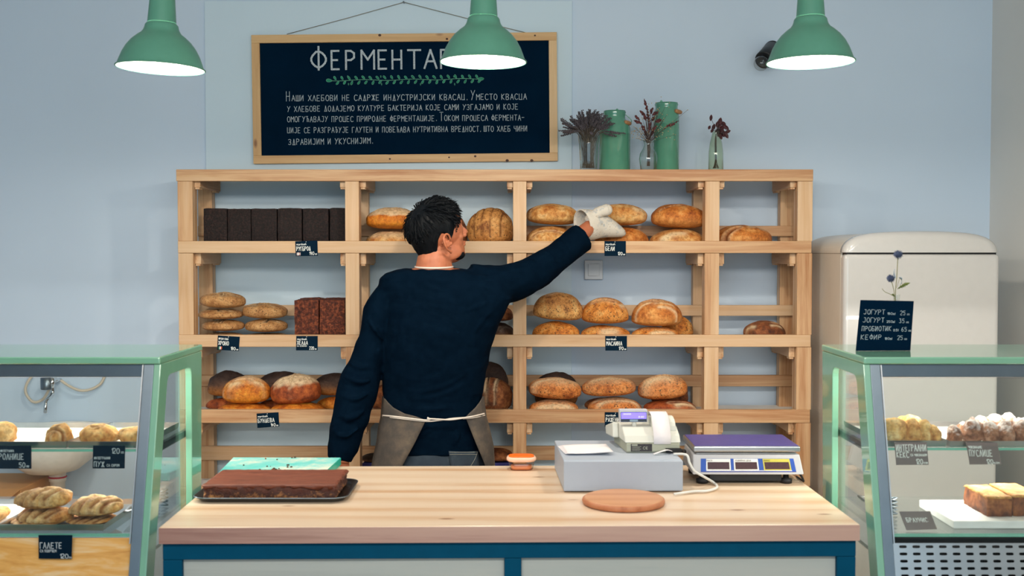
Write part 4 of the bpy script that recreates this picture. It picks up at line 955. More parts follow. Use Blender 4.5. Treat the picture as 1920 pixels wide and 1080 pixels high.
def printer():
    pO = dp(0.192, 0.115, ZD); r2 = math.radians(6)
    pR = V((math.cos(r2*0.2), math.sin(r2*0.2), 0)); pD = V((-math.sin(r2), math.cos(r2), 0))
    pz0 = pO.z
    def q(x, d, z): return V((pO.x, pO.y, 0)) + pR*x + pD*d + V((0,0,pz0+z))
    W_, Dp_ = 0.155, 0.20
    root = empty('fiscal_printer', q(W_/2, Dp_/2, 0), 'beige receipt printer with a lit violet display standing on the cash drawer', 'receipt printer')
    def pr(poly, x0, x1, mb=None, mi=0):
        mb = mb or MB(); mb.prism([q(x0, d, z) for d, z in poly], pR*(x1-x0), mi); return mb
    obj('base', pr([(0.004,0.0),(0.18,0.0),(0.2,0.02),(0.2,0.028),(0.0,0.028),(0.0,0.006)], 0.0, W_), M['beigedk'], root, 0.002)
    obj('upper_case', pr([(0.0,0.0285),(0.205,0.0285),(0.21,0.045),(0.17,0.062),(0.11,0.075),(0.05,0.070),(0.012,0.048)], -0.004, W_+0.003), M['beige'], root, 0.004, 3)
    obj('key_wing', pr([(0.09,0.03),(0.205,0.022),(0.215,0.048),(0.1,0.075)], -0.022, -0.0045), M['beige'], root, 0.004, 3)
    # paper compartment with rounded cover
    cov = [(0.03, 0.05)] + [(0.075+0.045*math.cos(a), 0.062+0.036*math.sin(a)) for a in [math.pi - math.pi*k/10 for k in range(11)]] + [(0.12, 0.05)]
    obj('roll_cover', pr(cov, 0.082, W_-0.004), M['beige'], root, 0.002)
    pp = [(-0.004, 0.026), (-0.003, 0.05), (0.012,0.078)] + [(0.06+0.045*math.cos(a), 0.072+0.040*math.sin(a)) for a in [math.pi - math.pi*k/10 for k in range(1, 9)]]
    pm = MB(); a = [q(0.078, d, z) for d, z in pp]; b = [q(0.128, d, z) for d, z in pp]
    pm.loft([a, b], False, False, True, False)
    obj('receipt_strip', pm, M['paper'], root, solid=0.0006)
    # customer display on a short neck
    obj('display_neck', MB().tube([q(0.034, 0.055, 0.066), q(0.034, 0.06, 0.088)], [(0.008,0.008),(0.006,0.006)], 12), M['beige'], root)
    cx, dd, z0, z1 = 0.031, 0.048, 0.082, 0.119
    ds = obj('display', pr([(dd, z0),(dd+0.022, z0),(dd+0.026, z1),(dd+0.006, z1)], cx-0.041, cx+0.041), M['scalewhite'], root, 0.0015)
    def face(x0, x1, a, b, lift=0.0006):
        p0, p1 = (dd, z0), (dd+0.006, z1)
        g_ = lambda x, t: q(x, p0[0]+(p1[0]-p0[0])*t, p0[1]+(p1[1]-p0[1])*t) - pD*lift
        return [g_(x0,a), g_(x1,a), g_(x1,b), g_(x0,b)]
    obj('display_bezel', MB().quad(*face(cx-0.0385, cx+0.0385, .03, .80)), M['navy'], ds)
    obj('lit_screen', MB().quad(*face(cx-0.037, cx+0.037, .27, .76, .001)), M['screen'], ds)
    t = MB()
    f0 = face(cx-0.030, cx-0.004, .60, .7, .0014); write(t, '00000', f0[0], pR, f0[3]-f0[0], .022, .0035, .0008)
    f0 = face(cx+0.014, cx+0.034, .36, .5, .0014); write(t, '0.00', f0[0], pR, f0[3]-f0[0], .016, .0045, .0009)
    obj('screen_digits', t, M['screentext'], ds)
    f0 = face(cx-0.012, cx+0.012, .06, .22, .0012); obj('maker_plate', MB().quad(*f0), M['steeldk'], ds)
    lb = MB(); c0 = q(0.012, -0.0006, 0.004); lb.quad(c0, c0+pR*0.062, c0+pR*0.062+V((0,0,.0225)), c0+V((0,0,.0225))); st = obj('type_label', lb, M['labeldark'], root)
    t = MB(); c1 = c0 - pD*0.0006
    write(t, 'CE', c1+pR*0.036+V((0,0,.007)), pR, V((0,0,1)), .014, .007, .0012)
    for i in range(4): t.ribbon([c1+pR*0.004+V((0,0,.004+.0035*i)), c1+pR*(0.026+0.004*(i % 2))+V((0,0,.004+.0035*i))], .0009, -pD)
    t.ribbon([c1+pR*0.004+V((0,0,.019)), c1+pR*0.018+V((0,0,.019))], .004, -pD)
    obj('label_print', t, M['beigedk'], st)
    pm = MB().obox(q(0.135, -0.004, 0.008), pR*0.022, pD*0.008, V((0,0,.006))); pm.tube(smooth_path([q(0.156, -0.004, 0.009), q(0.168, -0.004, 0.008), q(0.172, 0.004, 0.0), q(0.168, 0.03, -0.002)]), 0.003, 8)
    obj('power_plug', pm, M['rubber'], root, 0.001)
    rp = MB(); pts = [(0.07,-0.035,0.003),(0.09,-0.028,0.008),(0.112,-0.02,0.012),(0.128,-0.014,0.008)]
    path = smooth_path([q(*p) for p in pts]); rp.loft([[p - pD*0.007 for p in path], [p + pD*0.007 for p in path]], False, False, True, False)
    o = obj('paper_curl', rp, M['paper'], solid=0.0005); tag(o, 'white curled paper strip in front of the receipt printer', 'paper')
printer()
# white flat cable looping on the counter
def cable():
    pts = [dp(DWd-.012, .075, DH+.0045), P(1287, 853, 3.17), P(1293, 868, 3.165), P(1302, 883, 3.165), P(1320, 894, 3.17), ONZ(1339, 905.5, ZT+.006), ONZ(1344, 914, ZT+.006), ONZ(1325, 920.5, ZT+.006), ONZ(1300, 921.5, ZT+.006), ONZ(1264, 926.5, ZT+.006)]
    m = MB().tube(smooth_path(pts, 10), [(0.0035, 0.0035)]*((len(pts)-1)*10+1), 10)
    tag(obj('white_cable', m, M['whitecable']), 'white cable looping from behind the cash drawer onto the counter', 'cable')
cable()
# shop scale
def scale():
    z0 = ZC0; Yf = 3.215
    x0, x1 = (1302.5-960)/S(Yf), (1503-960)/S(Yf)
    xa, xb = (1302.5-960)/S(Yf), (1511-960)/S(Yf)
    zb0 = P(960, 890, Yf).z; zt0 = P(960, 853, Yf).z; zp0, zp1 = P(960, 847, Yf).z, P(960, 836, Yf).z
    root = empty('shop_scale', ((x0+x1)/2, Yf+0.1, z0), 'white shop scale with blue weighing plate and three price windows', 'scale')
    Yk = Yf+0.205
    body = MB(); 
    lo = [V((xa-.002,Yf,zb0)), V((xb,Yf,zb0)), V((xb-.005,Yk,zb0)), V((xa,Yk,zb0))]; hi = [V((x0,Yf+.006,zt0)), V((x1,Yf+.006,zt0)), V((x1-.004,Yk-.01,zt0)), V((x0+.004,Yk-.01,zt0))]
    body.loft([lo, hi], smooth=False); obj('body', body, M['scalewhite'], root, 0.003)
    un = MB(); un.box(xa+.05, xb-.06, Yf+.02, Yk-.02, z0+.006, zb0-.0005); obj('underside', un, M['black'], root, 0.002)
    for x in (xa+.03, xb-.045):
        for y in (Yf+.03, Yk-.03):
            obj('foot', MB().lathe([(0.0,0),(0.017,0),(0.018,.012),(0.009,.014),(0.007,zb0-z0-.0004),(0,zb0-z0-.0004)], (x,y,z0), 20), M['rubber'], root)
    obj('top_trim', MB().box(x0+.01, x1-.008, Yf+.014, Yk-.02, zt0+.0004, zt0+.004), M['steel'], root, 0.001)
    obj('plate_support', MB().box((x0+x1)/2-.05, (x0+x1)/2+.05, Yf+.06, Yk-.06, zt0+.0044, zp0-.0004), M['black'], root)
    pl_ = obj('weighing_plate', MB().box(x0, x1, Yf-.004, Yk, zp0, zp1-.001), M['steel'], root, 0.0035, 3)
    obj('plate_film', MB().box(x0+.004, x1-.004, Yf+.001, Yk-.004, zp1-.0009, zp1), M['indigo'], pl_, 0.0006)
    # display panel on the slanted front
    def fp(u, v, l): return lo[0].lerp(lo[1], u).lerp(hi[0].lerp(hi[1], u), v) + V((0, -l, 0))
    def fq(u0, u1, v0, v1, l, mb=None): 
        mb = mb or MB(); mb.quad(fp(u0,v0,l), fp(u1,v0,l), fp(u1,v1,l), fp(u0,v1,l)); return mb
    dpn = obj('display_panel', fq(.07, .935, .13, .80, .0006), M['labelblue'], root)
    for a, b, mt in ((.12,.345,'white'),(.375,.60,'white'),(.645,.895,'labelyellow')):
        fr_ = obj('window_frame', fq(a, b, .22, .79, .001), M[mt], dpn)
        obj('digit_window', fq(a+.012, b-.012, .27, .63, .0014), M['maroon'], dpn)
    bs = MB(); fq(.07, .935, .13, .155, .001, bs); obj('panel_stripe', bs, M['indigo'], dpn)
    ws = MB(); fq(.12, .9, .185, .215, .001, ws); obj('panel_stripe', ws, M['white'], dpn)
    t = MB(); U_ = (fp(.1,.8,0)-fp(.1,.2,0)).normalized(); Rr = V((1,0,0))
    for s, u0, u1 in (('МАСА',.125,.175),('ЈЕДИНИЧНА ЦЕНА',.385,.53),('ИЗНОС',.655,.71)):
        a = fp(u0,.67,.0013); write(t, s, a, Rr, U_, (u1-u0)*(lo[1]-lo[0]).length, .0042, .0006)
    obj('lettering', t, M['labeldark'], dpn)
    cb = MB().tube(smooth_path([V((xb-.012,Yf+.03,zb0+.002)), V((xb-.004,Yf+.02,zb0-.006)), V((xb+.003,Yf+.02,zb0-.02)), V((xb+.004,Yf+.028,ZT+.006)), V((xb+.004,Yf+.10,ZT+.004))], 8), 0.0032, 8)
    obj('power_cord', cb, M['rubber'], root)
scale()
# round board
def round_board():
    c = ONZ(1169, 944.5, ZT); c.z = 0; r = 0.1105
    root = empty('round_wooden_board', (c.x, c.y, ZC0), 'round wooden serving board lying at the front of the counter', 'board')
    obj('rim', MB().lathe([(r-.006,0),(r-.001,.003),(r,.009),(r-.0015,.0135),(r-.005,.0155),(0,.0155),(0,0),(r-.006,0)][0:6], (c.x,c.y,ZC0), 72, cap=False), M['boardedge'], root)
    obj('bottom', MB().lathe([(0,0.0003),(r-.006,0.0003)], (c.x,c.y,ZC0), 72), M['boardedge'], root)
    obj('board_top', MB().lathe([(r-.0055,.0155),(r-.007,.0175),(r-.009,.018),(0,.018)], (c.x,c.y,ZC0), 72), M['boardwood'], root)
round_board()

# ================================================================== FRIDGE
def fridge():
    Yf = 4.19; k = 1/S(Yf); x0, x1 = (1583-960)*k, (1875-960)*k; w2 = (x1-x0)/2; cx = (x0+x1)/2
    zg = P(960, 475, Yf).z; zp = P(960, 433, Yf).z; H = zp-zg; Yb = 4.78
    def top(t): t = abs(t); return zg + 0.004 + (H-0.004)*(0.80*max(0, 1-t**6.5)**0.5 + 0.20*(1-t*t))
    n = 40; ts = [math.sin(math.pi/2*(2*i/n-1)) for i in range(n+1)]
    arc = [(cx + w2*t, top(t)) for t in ts]
    root = empty('retro_fridge', (cx, (Yf+Yb)/2, 0), 'cream retro fridge with a rounded top behind the right display case', 'fridge')
    dth = 0.055
    rd = 0.032
    def ring(d, y): return [V((cx+(x-cx)*(1-d/w2), y, zg+.003+(z-zg-.003)*(1-d/H))) for x, z in [(x0, zg+.003)] + arc + [(x1, zg+.003)]]
    fr_ = [ring(rd*(1-math.sin(a)), Yf+rd*(1-math.cos(a))) for a in [math.pi/2*k/6 for k in range(7)]] + [ring(0, Yf+dth)]
    obj('freezer_door', MB().loft(fr_), M['cream'], root)
    obj('fridge_door', MB().box(x0, x1, Yf, Yf+dth, 0.09, zg-0.003), M['cream'], root, 0.016, 4)
    bp = [V((x0+.004+(x-x0)*(1-.008/(x1-x0)), Yf+dth+.004, z-.003)) for x, z in [(x0, 0.08)] + arc + [(x1, 0.08)]]
    obj('cabinet', MB().prism(bp, (0, Yb-Yf-dth-.004, 0)), M['creamside'], root, 0.006)
    obj('door_seal', MB().box(x0+.01, x1-.01, Yf+.012, Yf+dth+.0045, zg-.01, zg+.0045), M['rubber'], root)
    obj('side_groove', MB().box(x0+.0035, x0+.0045, Yf+dth+.004, Yb, zg-.002, zg+.001), plain('groove_grey', rgb(150,140,126), .6), root)
    obj('plinth', MB().box(x0+.02, x1-.02, Yf+.05, Yb-.02, 0, 0.0795), M['rubber'], root)
fridge()

# ================================================================== DISPLAY CASES
def case(side):
    X0 = 0.914*side                       # inner end
    X1 = 1.80*side                        # far end, out of the picture
    if side < 0: X1 = -1.82
    lab = 'glass bakery display case with mint frame, ' + ('left of the counter, holding rolls and galettes' if side < 0 else 'right of the counter, holding muffins and brownies')
    ZTP = 1.300; YFt, YBt = 2.90, 3.30
    root = empty('display_case', ((X0+X1)/2, 3.0, 0), lab, 'display case', 'mint display cases')
    def xb(mb, a, b, y0, y1, z0, z1, mi=0):
        xa, xb_ = sorted((a, b)); mb.box(xa, xb_, y0, y1, z0, z1, mi); return mb
    obj('top_slab', xb(MB(), X0, X1, YFt, YBt, ZTP-0.0185, ZTP), M['mintcase'], root, 0.004, 3)
    # end frame: board with a rounded opening
    def yf(z): return 2.907 - (1.2815-z)*0.262
    zt_, zb_ = 1.2812, 0.42
    outer = [(yf(zt_), zt_), (YBt-.008, zt_), (YBt-.045, zb_), (yf(zb_), zb_)]
    leg = 0.068
    in0 = [(yf(1.246)+leg, 1.246), (YBt-.115, 1.246), (YBt-.125, 0.50), (yf(0.5)+leg, 0.50)]
    def rounded(poly, r, n=6):
        out = []; m_ = len(poly)
        for i in range(m_):
            p = V((poly[i][0], poly[i][1], 0)); a = V((*poly[i-1], 0))-p; b = V((*poly[(i+1) % m_], 0))-p
            a.normalize(); b.normalize(); s = p+a*r; e = p+b*r
            for k in range(n+1):
                t = k/n; out.append(s*(1-t)**2 + p*2*t*(1-t) + e*t*t)
        return [(q.x, q.y) for q in out]
    def sample(poly, n):
        pts = [V((*p, 0)) for p in poly]; L = [0]
        for i in range(len(pts)): L.append(L[-1] + (pts[(i+1) % len(pts)]-pts[i]).length)
        out = []
        for k in range(n):
            s = L[-1]*k/n; i = max(j for j in range(len(pts)) if L[j] <= s+1e-9); t = (s-L[i])/(L[i+1]-L[i]+1e-12)
            out.append(pts[i].lerp(pts[(i+1) % len(pts)], t))
        return out
    inn = rounded(in0, 0.028); out_ = []
    c0 = V((sum(p[0] for p in in0)/4, sum(p[1] for p in in0)/4, 0))
    # project each inner point outward on the outer outline by its nearest corner / edge
    op = [V((*p, 0)) for p in outer]; ip = [V((*p, 0)) for p in inn]; per = 7
    for i, p in enumerate(ip):
        ci = i//per; kk = i % per
        pc = op[ci]; pa, pb = op[ci-1], op[(ci+1) % 4]
        def foot(q, a, b): d = b-a; t = max(0, min(1, (q-a).dot(d)/d.dot(d))); return a + d*t
        if kk == 3: out_.append(pc.copy())
        elif kk < 3: out_.append(foot(p, pa, pc).lerp(pc, kk/3))
        else: out_.append(foot(p, pc, pb).lerp(pc, (6-kk)/3))
    th = 0.018; m = MB(); n = len(ip); xa, xc = X0, X0 + side*th
    vs = [V((xa, p.x, p.y)) for p in ip] + [V((xa, p.x, p.y)) for p in out_] + [V((xc, p.x, p.y)) for p in ip] + [V((xc, p.x, p.y)) for p in out_]
    fs = []
    for i in range(n):
        j = (i+1) % n; fs += [(i, j, n+j, n+i), (2*n+i, 3*n+i, 3*n+j, 2*n+j), (i, 2*n+i, 2*n+j, j), (n+i, n+j, 3*n+j, 3*n+i)]
    if side < 0: fs = [tuple(reversed(f)) for f in fs]
    m.add(vs, fs); obj('end_frame', m, M['mintcase'], root, 0.002)
    xi = X0 + side*0.0185
    # slanted steel corner post and its glass
    def strip(a, b, z0, z1, d0, d1):
        mb = MB(); q = [V((a, yf(z0)+d0, z0)), V((b, yf(z0)+d0, z0)), V((b, yf(z0)+d1, z0)), V((a, yf(z0)+d1, z0))]; r = [V((a, yf(z1)+d0, z1)), V((b, yf(z1)+d0, z1)), V((b, yf(z1)+d1, z1)), V((a, yf(z1)+d1, z1))]
        mb.loft([q, r], smooth=False); return mb
    obj('corner_post', strip(xi, xi+side*0.026, 0.42, 1.2808, 0.002, 0.014), M['steeldk'], root, 0.001)
    obj('glass_edge', strip(xi+side*0.0265, xi+side*0.0295, 0.84, 1.279, 0.0, 0.004), M['steel'], root)
    obj('soffit', xb(MB(), xi+side*.03, X1, 2.915, 2.99, 1.246, 1.2808), M['steeldk'], root, 0.002)
    obj('front_pane', strip(xi+side*0.03, X1, 0.86, 1.2455, -0.001, 0.003), M['glass'], root)
    pe = MB(); pe.prism([V((xi+side*.001, yf(1.2)+.03, 1.24)), V((xi+side*.001, YBt-.03, 1.24)), V((xi+side*.001, YBt-.06, .6)), V((xi+side*.001, yf(.6)+.03, .6))], (side*0.004, 0, 0))
    obj('end_pane', pe, M['glass'], root)
    lt = obj('lamp_strip', xb(MB(), xi+side*.06, X1-side*.02, 2.995, 3.015, 1.262, 1.276), emit('case_lamp_tube', (1, .9, .76, 1), 6), root)
    l = bpy.data.lights.new('case_light', 'AREA'); l.shape = 'RECTANGLE'; l.size = abs(X1-X0)-.1; l.size_y = .03; l.energy = 6.5; l.color = (1, .93, .83)
    lo = bpy.data.objects.new('case_light', l); C.objects.link(lo); lo.location = ((X0+X1)/2, 3.005, 1.258); lo.parent = root; lo.location = V(lo.location) - root.location; lo.rotation_euler = (math.radians(42), 0, 0)
    # second strip under the glass shelf, lighting the lower level
    obj('lamp_strip', xb(MB(), xi+side*.06, X1-side*.02, 3.052, 3.066, 1.046, 1.056), emit('case_lamp_tube_lower', (1, .9, .76, 1), 5), root)
    l = bpy.data.lights.new('case_light', 'AREA'); l.shape = 'RECTANGLE'; l.size = abs(X1-X0)-.1; l.size_y = .03; l.energy = 5.5; l.color = (1, .93, .83)
    lo = bpy.data.objects.new('case_light', l); C.objects.link(lo); lo.parent = root; lo.location = V(((X0+X1)/2, 3.058, 1.043)) - root.location; lo.rotation_euler = (math.radians(14), 0, 0)
    # glass shelf
    zs = 1.0665 if side < 0 else 1.070
    obj('glass_shelf', xb(MB(), xi+side*.006, X1, yf(zs)+.012, 3.245, zs-.006, zs), M['glass'], root)
    obj('shelf_edge', xb(MB(), xi+side*.006, X1, yf(zs)+.0095, yf(zs)+.0115, zs-.006, zs), M['glassedge'], root)
    obj('shelf_bracket', xb(MB(), xi+side*.006, xi+side*.02, yf(zs)+.05, 3.24, zs-.026, zs-.0065), M['steeldk'], root, 0.001)
    zl = 0.862
    obj('glass_shelf', xb(MB(), xi+side*.006, X1, yf(zl)+.012, 3.235, zl-.008, zl), M['glass'], root)
    obj('shelf_edge', xb(MB(), xi+side*.006, X1, yf(zl)+.0095, yf(zl)+.0115, zl-.008, zl), M['glassedge'], root)
    # sloping apron below the lower shelf
    za, zb2 = zl-.012, 0.50
    P0 = lambda x, t: V((x, yf(za)+.016 + (yf(zb2)-yf(za))*t, za + (zb2-za)*t))
    if side < 0:
        q = MB(); q.prism([P0(xi+side*.03,0), P0(X1,0), P0(X1,1), P0(xi+side*.03,1)], (0, .004, 0)); obj('apron_panel', q, M['reflectpanel'], root)
    else:
        q = MB(); px = 0.0335; pz = 0.0172; nx, nz = 26, 15; hw, hh = 0.0098, 0.0034
        for i in range(nx):
            for j in range(nz):
                cx_ = xi + .004 + px*(i+.5); t0 = (pz*(j+.5)+.012)
                def pp(dx, dz): return P0(cx_+dx, (t0-dz)/(za-zb2))
                ou, iv = [], []
                for k in range(16):
                    a = 2*math.pi*k/16; c_, s_ = math.cos(a), math.sin(a); f = 1/max(abs(c_), abs(s_))
                    ou.append(pp(c_*f*px/2, s_*f*pz/2)); iv.append(pp(math.copysign(hw-hh, c_)*(1 if abs(c_) > .1 else 0)+hh*c_, hh*s_))
                q.loft([ou, iv], False, False, False)
        obj('perforated_panel', q, M['steel'], root, solid=0.0015)
        bkp = MB(); bkp.prism([P0(xi+.004,0)+V((0,.03,0)), P0(X1,0)+V((0,.03,0)), P0(X1,1)+V((0,.03,0)), P0(xi+.004,1)+V((0,.03,0))], (0,.004,0)); obj('inner_wall', bkp, M['rubber'], root)
    obj('base_cabinet', xb(MB(), X0+side*.02, X1, 2.72, 3.25, 0, 0.48), M['white'], root, 0.004)
    obj('deck', xb(MB(), xi+side*.004, X1, 2.86, 3.235, 0.79, 0.80), M['steel'], root)
    return root
m_, nt_, b_ = nmat('panel_painted_reflection')
r_ = ramp(nt_, noi(nt_, coords(nt_, (1.5, 1, 9)), 3, 4, .6, .6), [(0.3, rgb(206, 140, 62)), (0.5, rgb(232, 176, 96)), (0.72, rgb(240, 216, 176))]); nt_.links.new(r_.outputs[0], b_.inputs['Base Color'])  # orange streaks paint a warm reflection into the panel's colour
b_.inputs['Roughness'].default_value = 0.35
M['reflectpanel'] = m_
cL = case(-1); cR_ = case(1)
def gtray(name, label, x0, x1, y0, y1, z, h, group, lining=None):
    root = empty(name, ((x0+x1)/2, (y0+y1)/2, z), label, 'tray', group)
    m = MB(); t = 0.0015; e = 0.002
    m.loft([[V((x0+e,y0+e,z)),V((x1-e,y0+e,z)),V((x1-e,y1-e,z)),V((x0+e,y1-e,z))],[V((x0,y0,z+h)),V((x1,y0,z+h)),V((x1,y1,z+h)),V((x0,y1,z+h))],
            [V((x0+t,y0+t,z+h)),V((x1-t,y0+t,z+h)),V((x1-t,y1-t,z+h)),V((x0+t,y1-t,z+h))],[V((x0+e+t,y0+e+t,z+t)),V((x1-e-t,y0+e+t,z+t)),V((x1-e-t,y1-e-t,z+t)),V((x0+e+t,y1-e-t,z+t))]], smooth=False)
    obj('tray', m, M['steel'], root)
    if lining: obj('baking_paper', MB().box(x0+.009, x1-.009, y0+.009, y1-.009, z+.0019, z+.0025), M['bakepaper'], root)
    return z + 0.0031
zs = 1.0672
tg = 'steel trays in the left display case'
kx = lambda px, Y: (px-960)/S(Y)
zu = gtray('steel_tray', 'steel tray lined with paper at the left edge of the picture, upper shelf', kx(-150,2.87), kx(119,2.87), 2.875, 3.20, zs, .017, tg, True)
gtray('steel_tray', 'steel tray of cheese rolls nearest the end of the left case, upper shelf', kx(121,2.87), -.956, 2.875, 3.20, zs, .017, tg, True)
zlow = gtray('steel_tray', 'steel tray of stacked galettes on the lower shelf of the left case', kx(-7,2.84), kx(190,2.84), 2.835, 3.13, 0.8626, .016, tg, False)
zlow2 = gtray('steel_tray', 'steel tray at the left edge of the picture on the lower shelf', kx(-180,2.84), kx(-9,2.84), 2.835, 3.13, 0.8626, .016, tg, True)
def lump(name, label, cat, group, mat, x0, x1, y0, Y, hd, zb, seed, **kw):
    return loaf(name, label, cat, group, mat, x0, x1, y0, Y, hd, zbase=zb, seed=seed, **kw)
g = 'rolls on the upper shelf of the left case'
lump('pastry_roll', 'pale knobbly roll cut by the left edge of the picture', 'pastry', g, B['pastry'], -28, 25, 789, 2.93, .045, zu, 201, amp=.2, bumpy=.05, e=2.1, base=.35)
lump('pastry_roll', 'small two-tiered pale roll alone on the paper', 'pastry', g, B['pastry'], 84, 131, 795, 2.92, .04, zu, 202, amp=.24, bumpy=.05, e=2.1, base=.4, scores=[(-.9,-.5,.9,-.8,.09),(-.2,-.9,.6,.3,.06)])
lump('pastry_roll', 'big twisted pale roll next to the two-tiered one', 'pastry', g, B['pastry'], 149, 217, 794, 2.94, .05, zu, 203, amp=.2, bumpy=.05, e=2.1, base=.38, scores=[(-.2,-.5,.3,-.3,.08),(0,0,.4,.5,.08)])
lump('pastry_roll', 'pale roll half behind the steel corner post of the left case', 'pastry', g, B['pastry'], 221, 275, 799, 2.95, .045, zu, 204, amp=.2, bumpy=.05, e=2.1, base=.38, scores=[(-.6,-.5,.1,-.2,.08)])
lump('pastry_roll', 'browner roll behind the big twisted roll', 'pastry', g, B['galette'], 166, 192, 806, 3.02, .03, zu, 205, amp=.12, base=.45)
g = 'golden galettes stacked on the lower shelf of the left case'
ridg = [(-.8,-.9,-.4,.4,.08),(-.4,-.9,0,.4,.08),(0,-.9,.4,.4,.08),(.4,-.9,.8,.4,.08)]
G1 = dict(amp=.14, bumpy=.05, e=2.2, base=.45, groove=.2, ridge=.6)
def gal(label, x0, x1, y0, y1, Y, seed, tilt=0):
    loaf('galette', label, 'pastry', g, B['galette'], x0, x1, y0, Y, .06, zbase=zlow if y1 is None else None, y1=y1, seed=seed, tilt=math.radians(tilt), scores=[(a+.1*math.sin(seed), b, c+.1*math.sin(seed), d, w_) for a, b, c, d, w_ in ridg], **G1)
gal('galette at the bottom of the stack of three', 17, 117, 967, None, 2.91, 211)
gal('galette in the middle of the stack of three', 28, 129, 953, 977, 2.91, 212, 1)
gal('golden galette on top of the stack of three', 25, 126, 916, 949.5, 2.91, 213, 0)
gal('galette at the bottom of the stack of two, nearest the tongs', 121, 209, 965, None, 2.93, 214)
gal('galette on top of the stack of two, nearest the tongs', 124, 223, 934, 963, 2.93, 215, -1)
loaf('galette', 'pale galette cut by the left edge of the picture, lower shelf', 'pastry', g, B['pastry'], -74, 8, 948, 2.93, .06, zbase=zlow2, seed=216, **G1)  # uses the paler pastry crust
def case_card(label, quad, Y, lines, card='card', group=None, Ys=None, chalk='chalk'):
    price_card('price_card', label, quad, Y, lines, None, card, chalk, group, 0.0015, Ys, False)
YC = 2.8562
case_card('black card reading РОЛНИЦЕ 50 at the left edge of the picture', [(-20,835.5),(58.5,835.5),(58.5,879),(-20,879)], YC, [('интегрална',.27,.59,.18,.27,.012),('РОЛНИЦЕ',.24,.83,.35,.60,.018),('50',.72,.86,.74,.95,.018),('00',.89,.95,.86,.93,.012)], group='cards in the left display case')
case_card('black card reading ПУЖ 120 hanging at the end of the left case', [(174.5,835.5),(234.5,835.5),(233.5,878.5),(173.5,878.5)], YC, [('120',.58,.84,.12,.34,.022),('00',.88,.97,.26,.34,.012),('интегрални',.05,.55,.49,.59,.015),('ПУЖ',.05,.37,.70,.92,.022),('са сиром',.45,.84,.81,.91,.014)], group='cards in the left display case')
case_card('black card reading ГАЛЕТЕ 120 under the stack of galettes', [(72,1003.5),(135.5,1003.5),(134,1048),(72.5,1047.5)], 2.789, [('ГАЛЕТЕ',.05,.70,.32,.56,.022),('са поврћем',.05,.53,.62,.72,.013),('120',.63,.88,.80,.98,.022),('00',.9,.98,.92,.98,.012)], group='cards in the left display case')
def tongs(name, label, a, b, z):
    root = empty(name, ((a[0]+b[0])/2, (a[1]+b[1])/2, z), label, 'tongs')
    A, Bq = V((*a, z+.026)), V((*b, z+.026)); t = (Bq-A).normalized(); q = V((-t.y, t.x, 0))
    for s in (-1, 1):
        pts = smooth_path([A, A.lerp(Bq,.3)+q*s*.016, A.lerp(Bq,.7)+q*s*.022, A.lerp(Bq,.82)+q*s*.02], 6)
        obj('arm', MB().tube(pts, [(0.003,0.006)]*len(pts), 8), M['steel'], root)
        hd = MB(); c = A.lerp(Bq,.9)+q*s*.018
        for i in range(5):
            w_ = (i-2)*.009; hd.tube(smooth_path([A.lerp(Bq,.80)+q*s*.02+V((0,0,w_)), c+q*s*.012+V((0,0,w_*1.2)), Bq+q*s*.004+V((0,0,w_))], 4), .0022, 6)
        obj('claw', hd, M['steeldk'], root)
tongs('serving_tongs', 'steel serving tongs lying at the right end of the lower shelf in the left case', (kx(222,2.9), 2.93), (kx(240,3.1)+.075, 3.13), 0.8627)
# --- right case
g2 = 'steel trays in the right display case'
zs2 = 1.0706
zu2 = gtray('steel_tray', 'steel tray heaped with golden muffins, upper shelf of the right case', 0.956, kx(1781,2.87), 2.875, 3.215, zs2, .016, g2, True)
zu3 = gtray('steel_tray', 'steel tray heaped with powdered meringues, upper shelf of the right case', kx(1784,2.87), kx(2010,2.87), 2.868, 3.2, zs2, .016, g2, True)
g = 'golden muffins on the right case upper shelf'
rng = random.Random(11)
K = dict(amp=.16, bumpy=.05, e=2.0, base=.28)
mf = [(1650,1708,783,2.93,zu2,'against the corner post, front row'),(1696,1731,784,2.93,zu2,'second of the front row from the corner post'),(1722,1752,786,2.92,zu2,'third of the front row from the corner post'),(1738,1767,796,2.91,zu2,'at the right end of the front row'),
      (1660,1694,787,3.02,zu2,'in the second row behind the front ones'),(1692,1733,776,3.02,zu2+.012,'tallest, at the top of the heap'),(1682,1712,780,3.09,zu2,'at the back of the heap'),(1586,1640,784,3.05,zu2,'behind the mint frame leg, seen through the end pane'),(1600,1640,779,3.14,zu2,'at the back behind the mint frame leg')]
for i, (a, b, y, Y, z, w_) in enumerate(mf):
    if a < 1640: a, b = a+34, b+26
    lump('muffin', 'golden knobbly muffin ' + w_, 'pastry', g, B['muffin'], a, b, y, Y, .034, z, 221+i, **K)
g = 'powdered chocolate meringues on the right case upper shelf'
ps = [(1782,1806,797,2.92,'small, alone at the left end of the meringue tray'),(1806,1846,785,2.94,'first big one in the front row'),(1846,1876,790,2.92,'second in the front row, whitest'),(1874,1904,788,2.93,'third in the front row'),(1902,1936,786,2.93,'cut by the right edge of the picture, front row'),
      (1826,1860,782,3.02,'behind the first two'),(1850,1886,777,3.02,'at the top of the heap, left'),(1880,1912,775,3.02,'at the top of the heap, right'),(1906,1940,782,3.02,'at the back, cut by the right edge of the picture'),(1798,1826,793,3.02,'browner, at the back left of the meringue tray')]
for i, (a, b, y, Y, w_) in enumerate(ps):
    lump('meringue', 'knobbly powdered chocolate meringue, ' + w_, 'pastry', g, B['puslica'], a, b, y, Y, .033, zu3, 241+i, amp=.22, bumpy=.13, e=2.0, base=.28)
